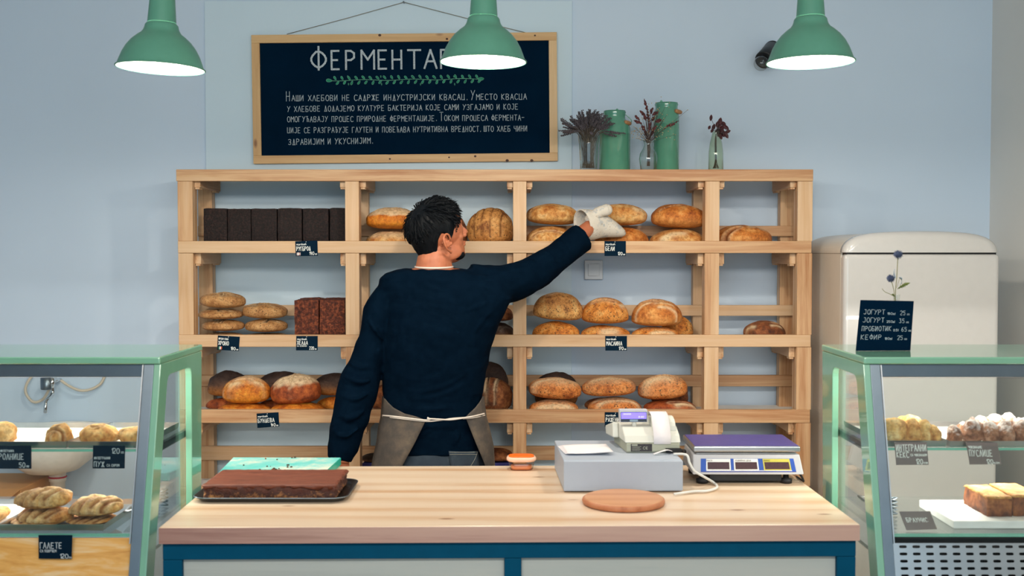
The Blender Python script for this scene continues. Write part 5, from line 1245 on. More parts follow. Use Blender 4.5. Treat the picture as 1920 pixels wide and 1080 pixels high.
case_card('card with painted glass haze reading ИНТЕГРАЛНИ КЕКС 120 in the right case', [(1677,829.5),(1737.5,829.5),(1741.5,871.5),(1680.5,872)], YC, [('ИНТЕГРАЛНИ',.04,.97,.10,.38,.024),('КЕКС',.04,.42,.42,.66,.024),('са чоколадом',.47,.97,.51,.60,.016),('120',.62,.83,.74,.95,.024),('ком',.86,.98,.87,.94,.013)], 'cardhaze', 'cards in the right display case', None, 'chalkw')
case_card('card with painted glass haze reading ПУСЛИЦЕ 120 in the right case', [(1811.5,829.5),(1870,830),(1878,870.5),(1818.5,871)], YC, [('чоколадне',.05,.48,.16,.26,.018),('ПУСЛИЦЕ',.05,.78,.34,.62,.024),('120',.55,.76,.76,.96,.024),('ком',.79,.96,.88,.95,.013)], 'cardhaze', 'cards in the right display case', None, 'chalkw')
case_card('card with painted glass haze reading БРАУНИС standing on the lower shelf of the right case', [(1686,959),(1744,958.5),(1757,992),(1700,994)], 2.9, [('БРАУНИС',.12,.80,.36,.58,.022),('120',.72,.9,.72,.9,.016)], 'cardhaze', 'cards in the right display case', [2.86,2.86,2.832,2.832], 'chalkw')
def brownies():
    zl = 0.8626
    x0 = kx(1793, 2.86); x1 = 1.62
    root = empty('serving_board', ((x0+x1)/2, 3.0, zl), 'white serving board under the brownies in the right case', 'board')
    obj('board', MB().box(x0, x1, 2.855, 3.10, zl, zl+.02), M['white'], root, 0.002)
    for i, (a, b, y, lab_) in enumerate(((1858,1904,0,'thick brownie slab at the left end of the white board'),(1908,1962,0.004,'thick brownie slab cut by the right edge of the picture'))):
        zb_ = zl+.0206; xa, xb_ = kx(a,2.90), kx(b,2.90); ztp = P(960, 931-2*i, 2.90).z
        k = empty('brownie', ((xa+xb_)/2, 2.98, zb_), lab_, 'cake', 'brownie slabs on the white board')
        mbx = MB()
        def rg(z, gr, sd):
            o = []; n = 80; ax, ay = (xb_-xa)/2, .075; cx_, cy_ = (xa+xb_)/2, 2.975+y
            for q in range(n):
                s = 8*q/n
                u = (-1+s, -1) if s < 2 else ((1, -1+s-2) if s < 4 else ((1-(s-4), 1) if s < 6 else (-1, 1-(s-6))))
                p = V((cx_+u[0]*(ax+gr), cy_+u[1]*(ay+gr), z)); w_ = noise.noise(p*60+V((sd,i*9,0)))*.003; o.append(p + V((u[0]*w_, u[1]*w_, noise.noise(p*45)*.002 if sd > 3 else 0)))
            return o
        mbx.loft([rg(zb_, 0, 0), rg(zb_+(ztp-zb_)*.35, 0.001, 1), rg(zb_+(ztp-zb_)*.7, 0, 2), rg(ztp-.006, -.001, 3)]); obj('crumb', mbx, B['brown'], k)
        t = MB().loft([rg(ztp-.0058, .001, 4), rg(ztp-.001, 0, 5), rg(ztp, -.004, 6)]); obj('crust', t, B['galette'], k)
brownies()
tongs('serving_tongs', 'steel serving tongs on the lower shelf of the right case, behind the mint leg', (kx(1640,3.1)-.03, 3.12), (kx(1690,2.92), 2.98), 0.8627)

# ================================================================== ON THE RIGHT CASE: BOARD AND THISTLE
def yogurt_board():
    Y0, Y1 = 3.075, 3.10
    q = [(1614,562.5),(1713.5,564.5),(1707,661),(1605,657.5)]
    Ys = [Y1, Y1+.01, Y0+.01, Y0]
    tl, tr, br, bl = [P(a, b, y) for (a, b), y in zip(q, Ys)]
    for p in (bl, br): p.z = 1.3008
    R = tr-tl; U = tl-bl; N = (br-bl).cross(U).normalized()
    root = empty('price_board', (bl+br)/2, 'square black price board reading ЈОГУРТ, ПРОБИОТИК, КЕФИР on the right case', 'price board')
    obj('board', MB().prism([bl, br, tr, tl], -N*.003), M['board'], root)
    t = MB()
    def W(s, x, y, x2, h, lw):
        g_ = lambda u, v: tl.lerp(tr, u).lerp(bl.lerp(br, u), v)
        u0, v0 = (x-165)/920, (y-115)/865; u1 = (x2-165)/920
        a, b = g_(u0, v0), g_(u1, v0); write(t, s, a, b-a, U, (b-a).length, h/865*U.length, lw, None, 0, .03, 4)
    # text positions are read off a 1260 x 1080 enlargement of the board
    for (a, p, pr_, y, x0) in (('ЈОГУРТ','180ml','25',355,235),('ЈОГУРТ','250ml','35',493,235),('ПРОБИОТИК','0.5l','65',640,230),('КЕФИР','180ml','25',785,228)):
        sh = (y-355)*0.03
        x1 = {'ЈОГУРТ':600,'ПРОБИОТИК':735,'КЕФИР':580}[a]
        W(a, x0, y, x1, 78, .0011)
        p0, p1 = {'ЈОГУРТ':(640,790),'ПРОБИОТИК':(770,860),'КЕФИР':(630,765)}[a]
        W(p, p0, y+5, p1, 36, .0009)
        q0 = {355:860,493:855,640:905,785:845}[y]
        W(pr_, q0, y+8, q0+95, 72, .0010); W('00', q0+122, y+8, q0+165, 24, .0007)
    obj('lettering', t, M['chalk'], root)
    return tl, tr
yogurt_board()
def thistle():
    Yv = 3.19; b = P(1680, 640, Yv); b.z = 1.3006
    zn = P(960, 552, Yv).z - b.z
    root = empty('bud_vase', b, 'small clear glass vase behind the black price board', 'vase')
    obj('vase', MB().lathe([(0.0,0.0),(0.022,0.0),(0.025,.01),(0.024,zn*.5),(0.010,zn*.78),(0.0085,zn*.92),(0.0105,zn)], b, 24), M['vase'], root)
    fr_ = empty('globe_thistle', b+V((0,0,.004)), 'dried globe thistle with two spiky blue heads in the vase behind the price board', 'flower')
    stem = plain('dry_stem', rgb(150, 146, 112), .8); leafm = plain('olive_leaf', rgb(112, 122, 62), .7, 0, .25); blue = plain('thistle_blue', rgb(70, 82, 112), .8, 0, .3, 120); silver = plain('silver_leaf', rgb(160, 178, 196), .7)
    t1, t2 = P(1684, 477, Yv), P(1670, 522, Yv-.01); k = 1/S(Yv)
    s = MB(); s.tube(smooth_path([b+V((0,0,.01)), P(1679,555,Yv), P(1681.5,520,Yv), P(1682.5,500,Yv), t1]), .0013, 6); s.tube(smooth_path([b+V((.004,0,.01)), P(1677,556,Yv), P(1675,540,Yv), t2]), .0011, 6)
    s.tube(smooth_path([P(1677,556,Yv), P(1668,551,Yv), P(1659,547,Yv-.01), P(1654,541,Yv-.015)]), .0009, 6); s.tube(smooth_path([P(1681,540,Yv), P(1688,520,Yv), P(1691,530,Yv), P(1688,535,Yv)]), .0007, 5)
    obj('stem', s, stem, fr_)
    rg = random.Random(4)
    for c, r in ((t1, 7.5*k), (t2, 6.5*k)):
        h = MB(); h.ell(c, (r*.72,)*3, 14, 9)
        for i in range(150):
            zz = 1-2*(i+.5)/150; a = i*2.39996; d = V((math.sqrt(1-zz*zz)*math.cos(a), math.sqrt(1-zz*zz)*math.sin(a), zz))
            h.tube([c+d*r*.65, c+d*r*rg.uniform(1.05,1.35)], [.0009, .0002], 4, caps=False)
        obj('flower_head', h, blue, fr_)
    def lf(pts, w_, mt, nm):
        m = MB(); pts = smooth_path(pts, 6); n = len(pts)
        L = []; R_ = []
        for i, p in enumerate(pts):
            q = w_*math.sin(math.pi*min(i/(n-1)*.92+.06, 1))*(1+.5*math.sin(i*2.4)); L.append(p+V((0,-.003,q))); R_.append(p+V((0,.003,-q)))
        m.loft([L, R_], False, False, True, False); obj(nm, m, mt, fr_, solid=.0006)
    lf([P(1683,541,Yv), P(1692,536,Yv-.01), P(1699,533,Yv-.02), P(1706,531,Yv-.03)], .0055, leafm, 'leaf')
    lf([P(1679,521,Yv), P(1676,512,Yv), P(1677,505,Yv)], .003, silver, 'leaf'); lf([P(1686,520,Yv), P(1691,524,Yv), P(1689,533,Yv)], .003, silver, 'leaf')
    lf([P(1678,556,Yv), P(1674,552,Yv-.01), P(1671,553,Yv-.02)], .002, leafm, 'leaf')
thistle()

# ================================================================== SINK BEHIND THE LEFT CASE
def sink():
    Yk = 4.62; k = 1/S(Yk); cx = kx(92, Yk); zt_ = P(960, 806, Yk).z; zb_ = P(960, 886, Yk).z; hx = 86*k
    root = empty('wall_basin', (cx, YW-.02, zb_), 'white wall-hung wash basin seen through the left display case', 'sink')
    prof = [(.30,0),(.55,.07),(.80,.28),(.95,.62),(1.0,.93),(1.02,1.0),(.95,1.0),(.86,.6),(.6,.25),(.2,.12)]
    rings = []
    for r, z in prof:
        ring = []
        for q in range(40):
            a = 2*math.pi*q/40; x = hx*r*math.cos(a); y = .235*r*math.sin(a); ring.append(V((cx+x, min(Yk+.01+y, YW-.012), zb_+(zt_-zb_)*z)))
        rings.append(ring)
    obj('basin', MB().loft(rings), M['white'], root)
    c = V((kx(99,Yk), Yk+.02, 0)); zd = P(960, 899, Yk).z
    obj('drain_pipe', MB().lathe([(.03,P(960,925,Yk).z-.25),(.03,zd-.01),(.034,zd-.01),(.034,zb_+.012)], c, 24), M['white'], root)
    obj('red_ring', MB().lathe([(.0345,zd+.004),(.0375,zd+.006),(.0375,zd+.009),(.0345,zd+.011)], c, 24), M['red'], root)
    tr = MB().tube(smooth_path([V((c.x,c.y,P(960,925,Yk).z-.25)), V((c.x,c.y,P(960,925,Yk).z-.3)), V((c.x,c.y+.08,P(960,925,Yk).z-.33)), V((c.x,c.y+.14,P(960,925,Yk).z-.26)), V((c.x,YW-.005,P(960,925,Yk).z-.24))], 8), .024, 14)
    obj('trap', tr, M['white'], root)
    Yt = YW-.10
    fr_ = empty('wall_tap', P(94, 725, Yt+.09), 'chrome wall tap with curved spout above the basin behind the left case', 'tap')
    obj('heater_block', MB().lathe([(0,0),(.024,0),(.026,.004),(.026,.05),(.02,.052),(0,.052)], P(88,730,Yt), 20), M['steeldk'], fr_)
    m = MB(); m.tube([P(103,712,YW-.002), P(98,714,Yt)], .012, 12); m.tube([P(98,708,Yt), P(97,727,Yt)], [.014,.012], 14); m.tube([P(112,712,YW-.002), P(108,713,YW-.05), P(98,714,Yt)], .008, 10)
    obj('tap_body', m, M['chrome'], fr_)
    s = MB().tube(smooth_path([P(98,725,Yt), P(98.5,737,Yt), P(95,745,Yt-.02), P(87,752,Yt-.045), P(85.5,762,Yt-.055), P(85,774,Yt-.055)], 8), .0085, 12); obj('spout', s, M['chrome'], fr_)
    h = MB(); h.tube(smooth_path([P(64,700,Yt+.06), P(51,718,Yt+.05), P(48,735,Yt+.05), P(57,750,Yt+.05), P(68,754,Yt+.05), P(82,747,Yt+.05), P(92,730,Yt+.02)], 8), .006, 10)
    tag(obj('water_hose', h, M['hose']), 'cream water hose looping down on the left of the wall tap', 'hose', None)
    h = MB(); h.tube(smooth_path([P(114,713,Yt+.04), P(130,724,Yt+.04), P(150,732,Yt+.05), P(170,730,Yt+.06), P(188,720,Yt+.07), P(196,705,Yt+.08), P(199,690,YW-.008)], 8), .006, 10)
    tag(obj('water_hose', h, M['hose']), 'cream water hose sagging to the right of the wall tap', 'hose', None)
    bx_ = empty('cardboard_box', (kx(-10,4.5), 4.55, 0), 'brown cardboard box below the basin at the left edge of the picture', 'box')
    z1 = P(960, 917, 4.4).z
    obj('carton', MB().box(kx(-90,4.4), kx(33,4.4), 4.40, 4.72, 0.0, z1), M['cardboard'], bx_, .003)
    fl = MB(); a = V((kx(-90,4.4), 4.40, z1+.001)); b = V((kx(33,4.4), 4.40, z1+.001)); fl.prism([a, b, b+V((-.02,-.10,-.03)), a+V((0,-.10,-.03))], (0,0,-.003)); obj('flap', fl, M['cardboard'], bx_)
sink()

# ================================================================== ON TOP OF THE SHELF
ZS = SHZ[0] + E
def can(name, label, px0, px1, ytop, ysh, nx0, nx1, Y, wire):
    k = 1/S(Y); cx = ((px0+px1)/2-960)*k; r = (px1-px0)/2*k; rn = (nx1-nx0)/2*k; H = P(960, ytop, Y).z-ZS; hs = P(960, ysh, Y).z-ZS
    root = empty(name, (cx, Y, ZS), label, 'milk can', 'mint enamel milk cans on the bread shelf')
    obj('body', MB().lathe([(0,0),(r-.002,0),(r,.003),(r,hs*.86),(r+.0006,hs*.865),(r,hs*.87),(r,hs),(r-(r-rn)*.35,hs+(H-hs)*.28),(rn+.001,hs+(H-hs)*.55),(rn,hs+(H-hs)*.62),(rn,H-.012),(rn+.003,H-.003),(rn+.002,H),(rn-.003,H),(rn-.003,H-.03),(0,H-.03)], (cx,Y,ZS), 48), M['mintcan'], root)
    obj('lid', MB().lathe([(0,H+.003),(rn*.6,H+.003),(rn+.001,H+.0005),(rn+.001,H+.004),(rn*.4,H+.007),(0,H+.007)], (cx,Y,ZS), 40), M['mintcan'], root)
    w_ = MB(); top = P(wire[0][0], wire[0][1], Y-.02)
    w_.tube(smooth_path([P(a, b, Y-.02-.0*i) for i, (a, b) in enumerate(wire)], 6), .0018, 6); w_.ell(top, (.006,.004,.008), 10, 6)
    obj('wire_handle', w_, M['mintcan'], root)
    e = P(wire[-1][0], wire[-1][1], Y-.02); q = P(wire[-1][0]-11, wire[-1][1]-3.5, Y-.045)
    obj('handle_grip', MB().tube([q, q.lerp(e,.2), q.lerp(e,.8), e], [.006,.009,.009,.007], 14), plain('turned_wood', rgb(176,128,86), .5), root)
can('milk_can', 'squat mint enamel milk can next to the dried lavender', 1122, 1181, 210, 240, 1128, 1168, 4.72, [(1157,207),(1170,213),(1181,222),(1184,227),(1182,232)])
can('milk_can', 'tall narrow mint enamel milk can behind the red dried flowers', 1224.5, 1272, 195, 219, 1225.5, 1267, 4.72, [(1240,191.5),(1252,198),(1264,205),(1277,211)])
def vase_lav():
    Y = 4.62; k = 1/S(Y); cx = (1103-960)*k; zt_ = P(960,255,Y).z-ZS
    root = empty('glass_vase', (cx,Y,ZS), 'straight flared glass vase holding the dried lavender', 'vase')
    obj('vase', MB().lathe([(0,0.001),(15*k,0.001),(16*k,.004),(16.5*k,zt_*.3),(18*k,zt_*.75),(20.5*k,zt_),(19.5*k,zt_),(17.2*k,zt_*.75),(15.6*k,zt_*.3),(15*k,.012),(0,.010)], (cx,Y,ZS), 36), M['vase'], root)
    fr_ = empty('dried_lavender_bunch', (cx,Y,ZS+.013), 'bushy bunch of dried grey-purple lavender in the straight vase', 'flowers')
    rg = random.Random(7); st = MB(); sp_ = MB()
    for i in range(125):
        a = rg.uniform(0, 6.283); r0 = rg.uniform(0,13.5)*k; ang = math.radians(abs(rg.gauss(0, 36))); ang = min(ang, math.radians(74))
        az = rg.choice((0, math.pi)) + rg.gauss(0, .6); az = az if math.sin(az) < .25 else -az
        b = V((cx + r0*math.cos(a), Y + r0*math.sin(a)*.8, ZS+.014)); nk = V((cx + 17*k*math.cos(az)*math.sin(ang) + r0*.3*math.cos(a), Y + 14*k*math.sin(az)*math.sin(ang), ZS+zt_))
        L = rg.uniform(26, 50)*k * (1.15 if ang > .8 else 1)
        d = V((math.cos(az)*math.sin(ang), math.sin(az)*math.sin(ang)*.8, math.cos(ang))); e = nk + d*L - V((0,0,.004+.018*math.sin(ang)**2))
        path = smooth_path([b, nk, nk+d*L*.5, e], 4); st.tube(path, .0009, 4, caps=False)
        for q in range(7):
            c = (nk+d*L*.5).lerp(e, .1+q*.15); R_ = Matrix.Rotation(rg.uniform(0,3), 3, 'Z')
            for s in range(3):
                aa = s*2.09+q; pq = c + V((math.cos(aa), math.sin(aa), rg.uniform(-.4,.6)))*.0036; sp_.ell(pq, (.0026,.0026,.0034), 5, 3)
    obj('stems', st, plain('lavender_stalk', rgb(96,86,78), .9, 0, .2, 100), fr_); obj('flower_spikes', sp_, plain('dried_lavender', rgb(88,82,88), .9, 0, .35, 90), fr_)
vase_lav()
def vase_red():
    Y = 4.60; k = 1/S(Y); cx = (1215-960)*k; H = P(960,263,Y).z-ZS
    root = empty('glass_vase', (cx,Y,ZS), 'round-bellied glass vase with a narrow neck holding red dried flowers', 'vase')
    hz = lambda y: P(960,y,Y).z-ZS
    pr = [(0,0.001),(13*k,0.001),(15*k,.004),(17.5*k,hz(298)),(16*k,hz(288)),(10.5*k,hz(279)),(8*k,hz(272)),(9*k,hz(266)),(11*k,H)]
    obj('vase', MB().lathe(pr + [(r-.0012,z) for r, z in reversed(pr[3:])] + [(14*k,.006),(0,.005)], (cx,Y,ZS), 36), M['vase'], root)
    fr_ = empty('dried_flower_posy', (cx,Y,ZS+.006), 'posy of dark red spikes and tiny pale dried blossoms in the bellied vase', 'flowers')
    st, pale = MB(), MB(); rg = random.Random(12); rmat = plain('dried_dark_red', rgb(96,52,54), .9, 0, .45, 90)
    neck = V((cx,Y,ZS+H-.015))
    sp_ = [(1208,186,1213,205),(1214,200,1216,232),(1224,202,1220,212),(1200,208,1209,216),(1208,216,1211,225),(1191,217,1198,224),(1189,226,1202,231),(1234,210,1224,215),(1228,219,1222,225),(1240,224,1230,228),(1272,227,1248,239),(1203,236,1209,243),(1231,236,1223,244),(1219,226,1217,246),(1209,244,1212,254),(1225,246,1220,254)]
    for (a, b, c_, d) in sp_:
        yy = Y + rg.uniform(-.025,.025); e = P(a,b,yy); s = P(c_,d,yy)
        st.tube(smooth_path([V((cx+rg.uniform(-.006,.006),Y,ZS+.02)), neck+V((rg.uniform(-.006,.006),rg.uniform(-.006,.006),0)), s, e], 5), .0011, 5, caps=False)
        n = 7; rd = MB()
        for q in range(n):
            c = s.lerp(e, q/(n-1)); rr = .0062*math.sin(math.pi*(.18+.72*q/(n-1)))
            for u in range(3): rd.ell(c+V((rg.uniform(-1,1),rg.uniform(-1,1),rg.uniform(-1,1)))*rr*.55, (rr*.7,rr*.7,rr*.9), 6, 4)
        obj('flower_spike', rd, rmat, fr_)
    for i in range(110):
        a = rg.uniform(-1,1); px_ = 1234 + rg.gauss(0,17); py_ = 236 + rg.gauss(0,19)
        if i < 34: px_ = 1196 + rg.gauss(0,6); py_ = 250+rg.gauss(0,7)
        py_ = min(py_, 262); yy = Y + rg.uniform(-.03,.03); c = P(px_,py_,yy); pale.ell(c, (.0021,)*3, 5, 4)
        if i % 3 == 0: st.tube(smooth_path([neck, neck.lerp(c,.5)+V((0,0,.004)), c], 3), .0005, 4, caps=False)
    obj('stems', st, plain('dark_dry_stalk', rgb(74,58,54), .9, 0, .2), fr_); obj('pale_blossoms', pale, plain('dried_pale_blossom', rgb(188,166,128), .9, 0, .15), fr_)
vase_red()
def bottle():
    Y = 4.62; k = 1/S(Y); cx = (1341-960)*k; hz = lambda y: P(960,y,Y).z-ZS; H = hz(246)
    root = empty('glass_bottle', (cx,Y,ZS), 'greenish glass bottle with a few dark red leaves at the right of the shelf top', 'bottle')
    pr = [(0,.001),(12.5*k,.001),(14*k,.004),(13.6*k,hz(285)),(11.5*k,hz(268)),(8.5*k,hz(256)),(7*k,hz(249)),(8*k,H)]
    obj('bottle', MB().lathe(pr + [(r-.0014,z) for r, z in reversed(pr[2:])] + [(0,.006)], (cx,Y,ZS), 32), M['vasegreen'], root)
    fr_ = empty('red_leaf_sprig', (cx,Y,ZS+.007), 'sprig of dark red leaves in the greenish bottle', 'leaves')
    st, lv = MB(), MB(); rg = random.Random(3); nk = V((cx,Y,ZS+H-.01))
    for (a, b, ang, s) in [(1333,221,80,8),(1330,239,60,6),(1338,238,70,8),(1335,245,60,6),(1350,227,75,9),(1349,235,60,9),(1357,233,-50,9),(1361,239,-40,9),(1353,243,80,10),(1348,250,70,10),(1356,250,-80,10),(1364,247,20,8),(1362,254,-60,8),(1345,245,40,8),(1351,256,-70,8),(1345,233,80,8),(1355,239,10,8)]:
        yy = Y+rg.uniform(-.02,.02); c = P(a,b,yy); st.tube(smooth_path([V((cx+rg.uniform(-.012,.012),Y+rg.uniform(-.008,.008),ZS+.012)), V((cx+rg.uniform(-.003,.003),Y,ZS+.05)), nk, c], 5), .0009, 5, caps=False)
        t = math.radians(ang); d = V((math.cos(t), rg.uniform(-.4,.4), math.sin(t))).normalized(); q = V((-math.sin(t),rg.uniform(-.5,.5),math.cos(t))).normalized(); L = s*k*.8
        A_, B_, C_ = [], [], []
        for i in range(7):
            u = i/6*2-1; w_ = .52*L*math.cos(u*math.pi/2)**.8 + .0002; m_ = c+d*L*u; A_.append(m_+q*w_+V((0,-.0015,0))); B_.append(m_); C_.append(m_-q*w_+V((0,-.0015,0)))
        lv.loft([A_,B_,C_], False, False, True, False)
    obj('stems', st, plain('dark_twig', rgb(60,50,48), .8), fr_); obj('leaves', lv, plain('dark_red_leaf', rgb(70,22,30), .55, 0, .35, 60), fr_, solid=.0005)
bottle()

# ================================================================== SHOPKEEPER
def ering(c, ax, ay, n=32, e=2.3, ph0=0):
    out = []
    for k in range(n):
        a = 2*math.pi*k/n + ph0; x, y = math.cos(a), math.sin(a); s = (abs(x)**e + abs(y)**e)**(-1/e)
        out.append(V(c) + V(ax)*x*s + V(ay)*y*s)
    return out
def remesh(o, vox, smooth=6, fac=0.5):
    m = o.modifiers.new('union', 'REMESH'); m.mode = 'VOXEL'; m.voxel_size = vox; m.use_smooth_shade = True
    if smooth:
        s = o.modifiers.new('soften', 'SMOOTH'); s.factor = fac; s.iterations = smooth
YM = 4.20
KM = 1/S(YM)
def limb(mb, pts, n=20):
    """pts: (px, py, Y, radius)"""
    c = [P(a, b, y) for a, b, y, r in pts]; path = smooth_path(c, 5); rr = []
    for i in range(len(pts)-1):
        for k in range(5):
            t = k/5; t = t*t*(3-2*t); rr.append(pts[i][3]*(1-t)+pts[i+1][3]*t)
    rr.append(pts[-1][3]); mb.tube(path, rr, n); return mb
def ctube(mb, pts, n=20):
    c = [V(p[0]) for p in pts]; path = smooth_path(c, 5); rr = []
    for i in range(len(pts)-1):
        for k in range(5): t = k/5; rr.append(pts[i][1]*(1-t)+pts[i+1][1]*t)
    rr.append(pts[-1][1]); mb.tube(path, rr, n); return mb
TORSO = [(868,706,921,.128),(845,717,912,.1255),(815,719,911,.118),(780,718.5,908,.112),(750,718.5,903,.112),(720,718,908,.116),(690,717,913.5,.12),(660,718,918,.124),(630,721,927,.127),(605,722,938,.128),
         (580,720,952,.126),(558,716,962,.12),(538,711,955,.112),(522,712,938,.10),(512,722,914,.088),(506,745,889,.076),(503.5,766,866,.062)]
def torso(mb, off=0.0, rows=TORSO, lo=0, hi=99):
    rg = []
    for py, a, b, d in rows[lo:hi]:
        c = P((a+b)/2, py, YM); rg.append(ering(c, V(((b-a)/2*KM+off, 0, 0)), V((0, d+off, 0)), 44, 2.35))
    mb.loft(rg); return mb
def hand(mb, wrist, d, side, palm, curl=0.35, scale=1.0):
    """wrist position, direction of the hand, sideways axis towards the thumb, palm normal"""
    d, side, palm = V(d).normalized(), V(side).normalized(), V(palm).normalized()
    w_ = V(wrist); s = scale
    mb.loft([ering(w_ + d*x*s, side*a*s, palm*b*s, 16, 2.4) for x, a, b in ((-.03,.026,.021),(0,.027,.019),(.03,.036,.017),(.065,.042,.015),(.092,.040,.012),(.098,.03,.008))])
    for i, (off, L, r) in enumerate(((.030,.072,.0088),(.0105,.080,.009),(-.010,.074,.0086),(-.029,.058,.0076))):
        b = w_ + (d*.088 + side*off)*s; p = [b - d*.015*s]; dirv = (d + side*off*1.1).normalized(); ang = 0; q = b
        rr = [r*s*1.05]
        for f, cu in ((.45,.6),(.32,1.0),(.23,.8)):
            ang += curl*cu; q = q + (dirv*math.cos(ang) + palm*math.sin(ang))*L*f*s; p.append(q); rr.append(r*s*(1-.12*len(rr)))
        mb.tube(smooth_path(p, 3), [rr[min(int(k/3), len(rr)-1)] for k in range(3*(len(p)-1)+1)], 10)
        mb.ell(q, (rr[-1]*.98,)*3, 10, 6)
    b = w_ + (d*.022 + side*.026)*s; t = [b, b + (d*.022+side*.020+palm*.008)*s, b + (d*.05+side*.030+palm*.016)*s, b + (d*.074+side*.032+palm*.022)*s]
    mb.tube(smooth_path(t, 3), [.0135*s]*3 + [.0112*s]*4 + [.0098*s]*2 + [.0085*s], 10); mb.ell(t[-1], (.0085*s,)*3, 10, 6)
# head frame: he looks right, away from us and slightly up
HT, HP = math.radians(31), math.radians(15)
HF = V((math.cos(HT)*math.cos(HP), math.sin(HT)*math.cos(HP), math.sin(HP))); HR = V((math.sin(HT), -math.cos(HT), 0)); HU = HR.cross(HF)
HC = P(819, 431, YM)
HM = Matrix((HR, HF, HU)).transposed()
def hd(x, y, z): return HC + HM @ V((x, y, z))
def rz_(a): return HM @ Matrix.Rotation(a, 3, 'Z')
def shopkeeper():
    root = empty('person', (HC.x, YM, 0), 'dark-haired person in a black sweater and apron reaching a mitted hand to the bread', 'person')
    skin, nt, b = nmat('skin'); v = coords(nt)
    r = ramp(nt, noi(nt, v, 22, 5, .6), [(0.3, rgb(172, 100, 68)), (0.7, rgb(194, 120, 86))]); nt.links.new(r.outputs[0], b.inputs['Base Color']); b.inputs['Roughness'].default_value = .5
    b.inputs['Subsurface Weight'].default_value = .12; b.inputs['Subsurface Radius'].default_value = (.01, .004, .002); b.inputs['Subsurface Scale'].default_value = .5; bump(nt, b, noi(nt, v, 400, 2), .08, .0005)
    # ---------------- body: one surface
    m = MB()
    E_ = lambda c, r_, R=HM: m.ell(hd(*c), r_, 24, 16, R)
    E_((0,-.004,.004), (.0775,.098,.092)); E_((0,.018,-.01), (.072,.084,.078)); E_((0,.036,-.052), (.057,.056,.066)); E_((0,.040,-.092), (.050,.050,.046)); E_((0,.066,-.112), (.026,.026,.022))
    E_((0,.080,.012), (.050,.018,.016)); E_((0,.070,.040), (.055,.03,.035))
    for s in (-1, 1):
        E_((s*.034,.060,-.042), (.024,.022,.022)); E_((s*.047,.020,-.092), (.014,.040,.028)); E_((s*.030,.082,-.014), (.014,.011,.009))
    m.tube([hd(0,.088,.006), hd(0,.100,-.016), hd(0,.112,-.034), hd(0,.116,-.044)], [.0085,.010,.0125,.011], 12)
    for s in (-1, 1): E_((s*.0115,.102,-.047), (.0085,.011,.0085))
    E_((0,.104,-.050), (.0075,.012,.006)); E_((0,.094,-.072), (.021,.011,.0055)); E_((0,.091,-.082), (.020,.011,.006)); E_((0,.082,-.096), (.02,.012,.012))
    for s in (-1, 1):        # ears: bowl, rim, lobe, tragus
        ce = V((s*.0785, -.010, -.052)); A = .30
        def ep(y, z, o): y *= 1.28; z *= 1.15; return hd(ce.x + s*(o*1.15 + max(0, -y)*.5), ce.y + y*math.cos(A) - z*math.sin(A)*.35, ce.z + z + y*.15)
        m.tube([ep(.002,-.012,-.004), ep(-.004,.006,-.003), ep(-.006,.020,-.001)], [(.011,.004),(.0145,.004),(.010,.004)], 12)
        m.tube(smooth_path([ep(.012,.008,.004), ep(.009,.026,.009), ep(-.003,.033,.012), ep(-.016,.027,.014), ep(-.020,.010,.014), ep(-.017,-.008,.012), ep(-.009,-.020,.009), ep(-.001,-.027,.006)], 5), .0047, 10)
        m.tube(smooth_path([ep(-.010,.020,.006), ep(-.012,.006,.007), ep(-.008,-.008,.006)], 4), .0035, 8)
        m.ell(ep(.000,-.027,.005), (.007,.007,.0085), 12, 8); m.ell(ep(.011,-.004,.003), (.0055,.006,.008), 10, 8); m.tube([hd(s*.068,-.01,-.05), ep(-.004,0,.002)], .013, 12)
    ctube(m, [(hd(0,-.022,-.06), .060), (hd(0,-.026,-.095), .060), (P(815,487,YM-.008), .064), (P(814,502,YM-.006), .070), (P(813,520,YM), .085)], 28)
    torso(m, -.014, lo=0)
    limb(m, [(752,550,4.19,.045),(720,590,4.185,.042),(696,660,4.17,.038),(676,715,4.155,.040),(660,775,4.13,.036),(646,835,4.10,.030),(641,868,4.085,.027)])
    limb(m, [(893,528,4.20,.055),(945,528,4.25,.05),(990,513,4.30,.044),(1025,494,4.34,.042),(1060,468,4.39,.037),(1088,441,4.44,.031),(1103,428,4.475,.029),(1112,422,4.50,.027)])
    hips = P(813, 868, YM)
    for s in (-1, 1):
        x = hips.x + s*.088
        ctube(m, [((x-s*.01,YM,hips.z+.03), .085), ((x,YM,.70), .082), ((x+s*.004,YM-.01,.48), .058), ((x+s*.006,YM+.015,.33), .054), ((x+s*.008,YM+.02,.12), .038), ((x+s*.008,YM+.02,.04), .036)])
    w1 = P(641, 866, 4.085); w2 = P(1112, 422, 4.50)
    hand(m, w1, V((-.25,-.12,-1)), V((.8,.35,-.2)), V((.25,.9,-.2)), .22)
    hand(m, w2, (P(1168,437,4.55)-w2), V((.15,.25,.95)), V((-.1,.9,-.2)), .12, .70)
    bo = obj('body', m, skin, root); remesh(bo, 0.0030, 4)
    # ---------------- eyes and brows
    eg = MB(); ig = MB()
    for s in (-1, 1):
        eg.ell(hd(s*.030,.0825,-.0135), (.0115,.0115,.0095), 16, 10, HM); ig.ell(hd(s*.030,.0925,-.0135), (.0045,.0025,.0045), 12, 8, HM)
    eo = obj('eyes', eg, plain('eye_white', rgb(226,220,214), .25), root); obj('iris', ig, plain('iris_brown', rgb(50,32,22), .2), eo)
    # ---------------- hair
    hairm, nt, b = nmat('dark_hair'); v = coords(nt)
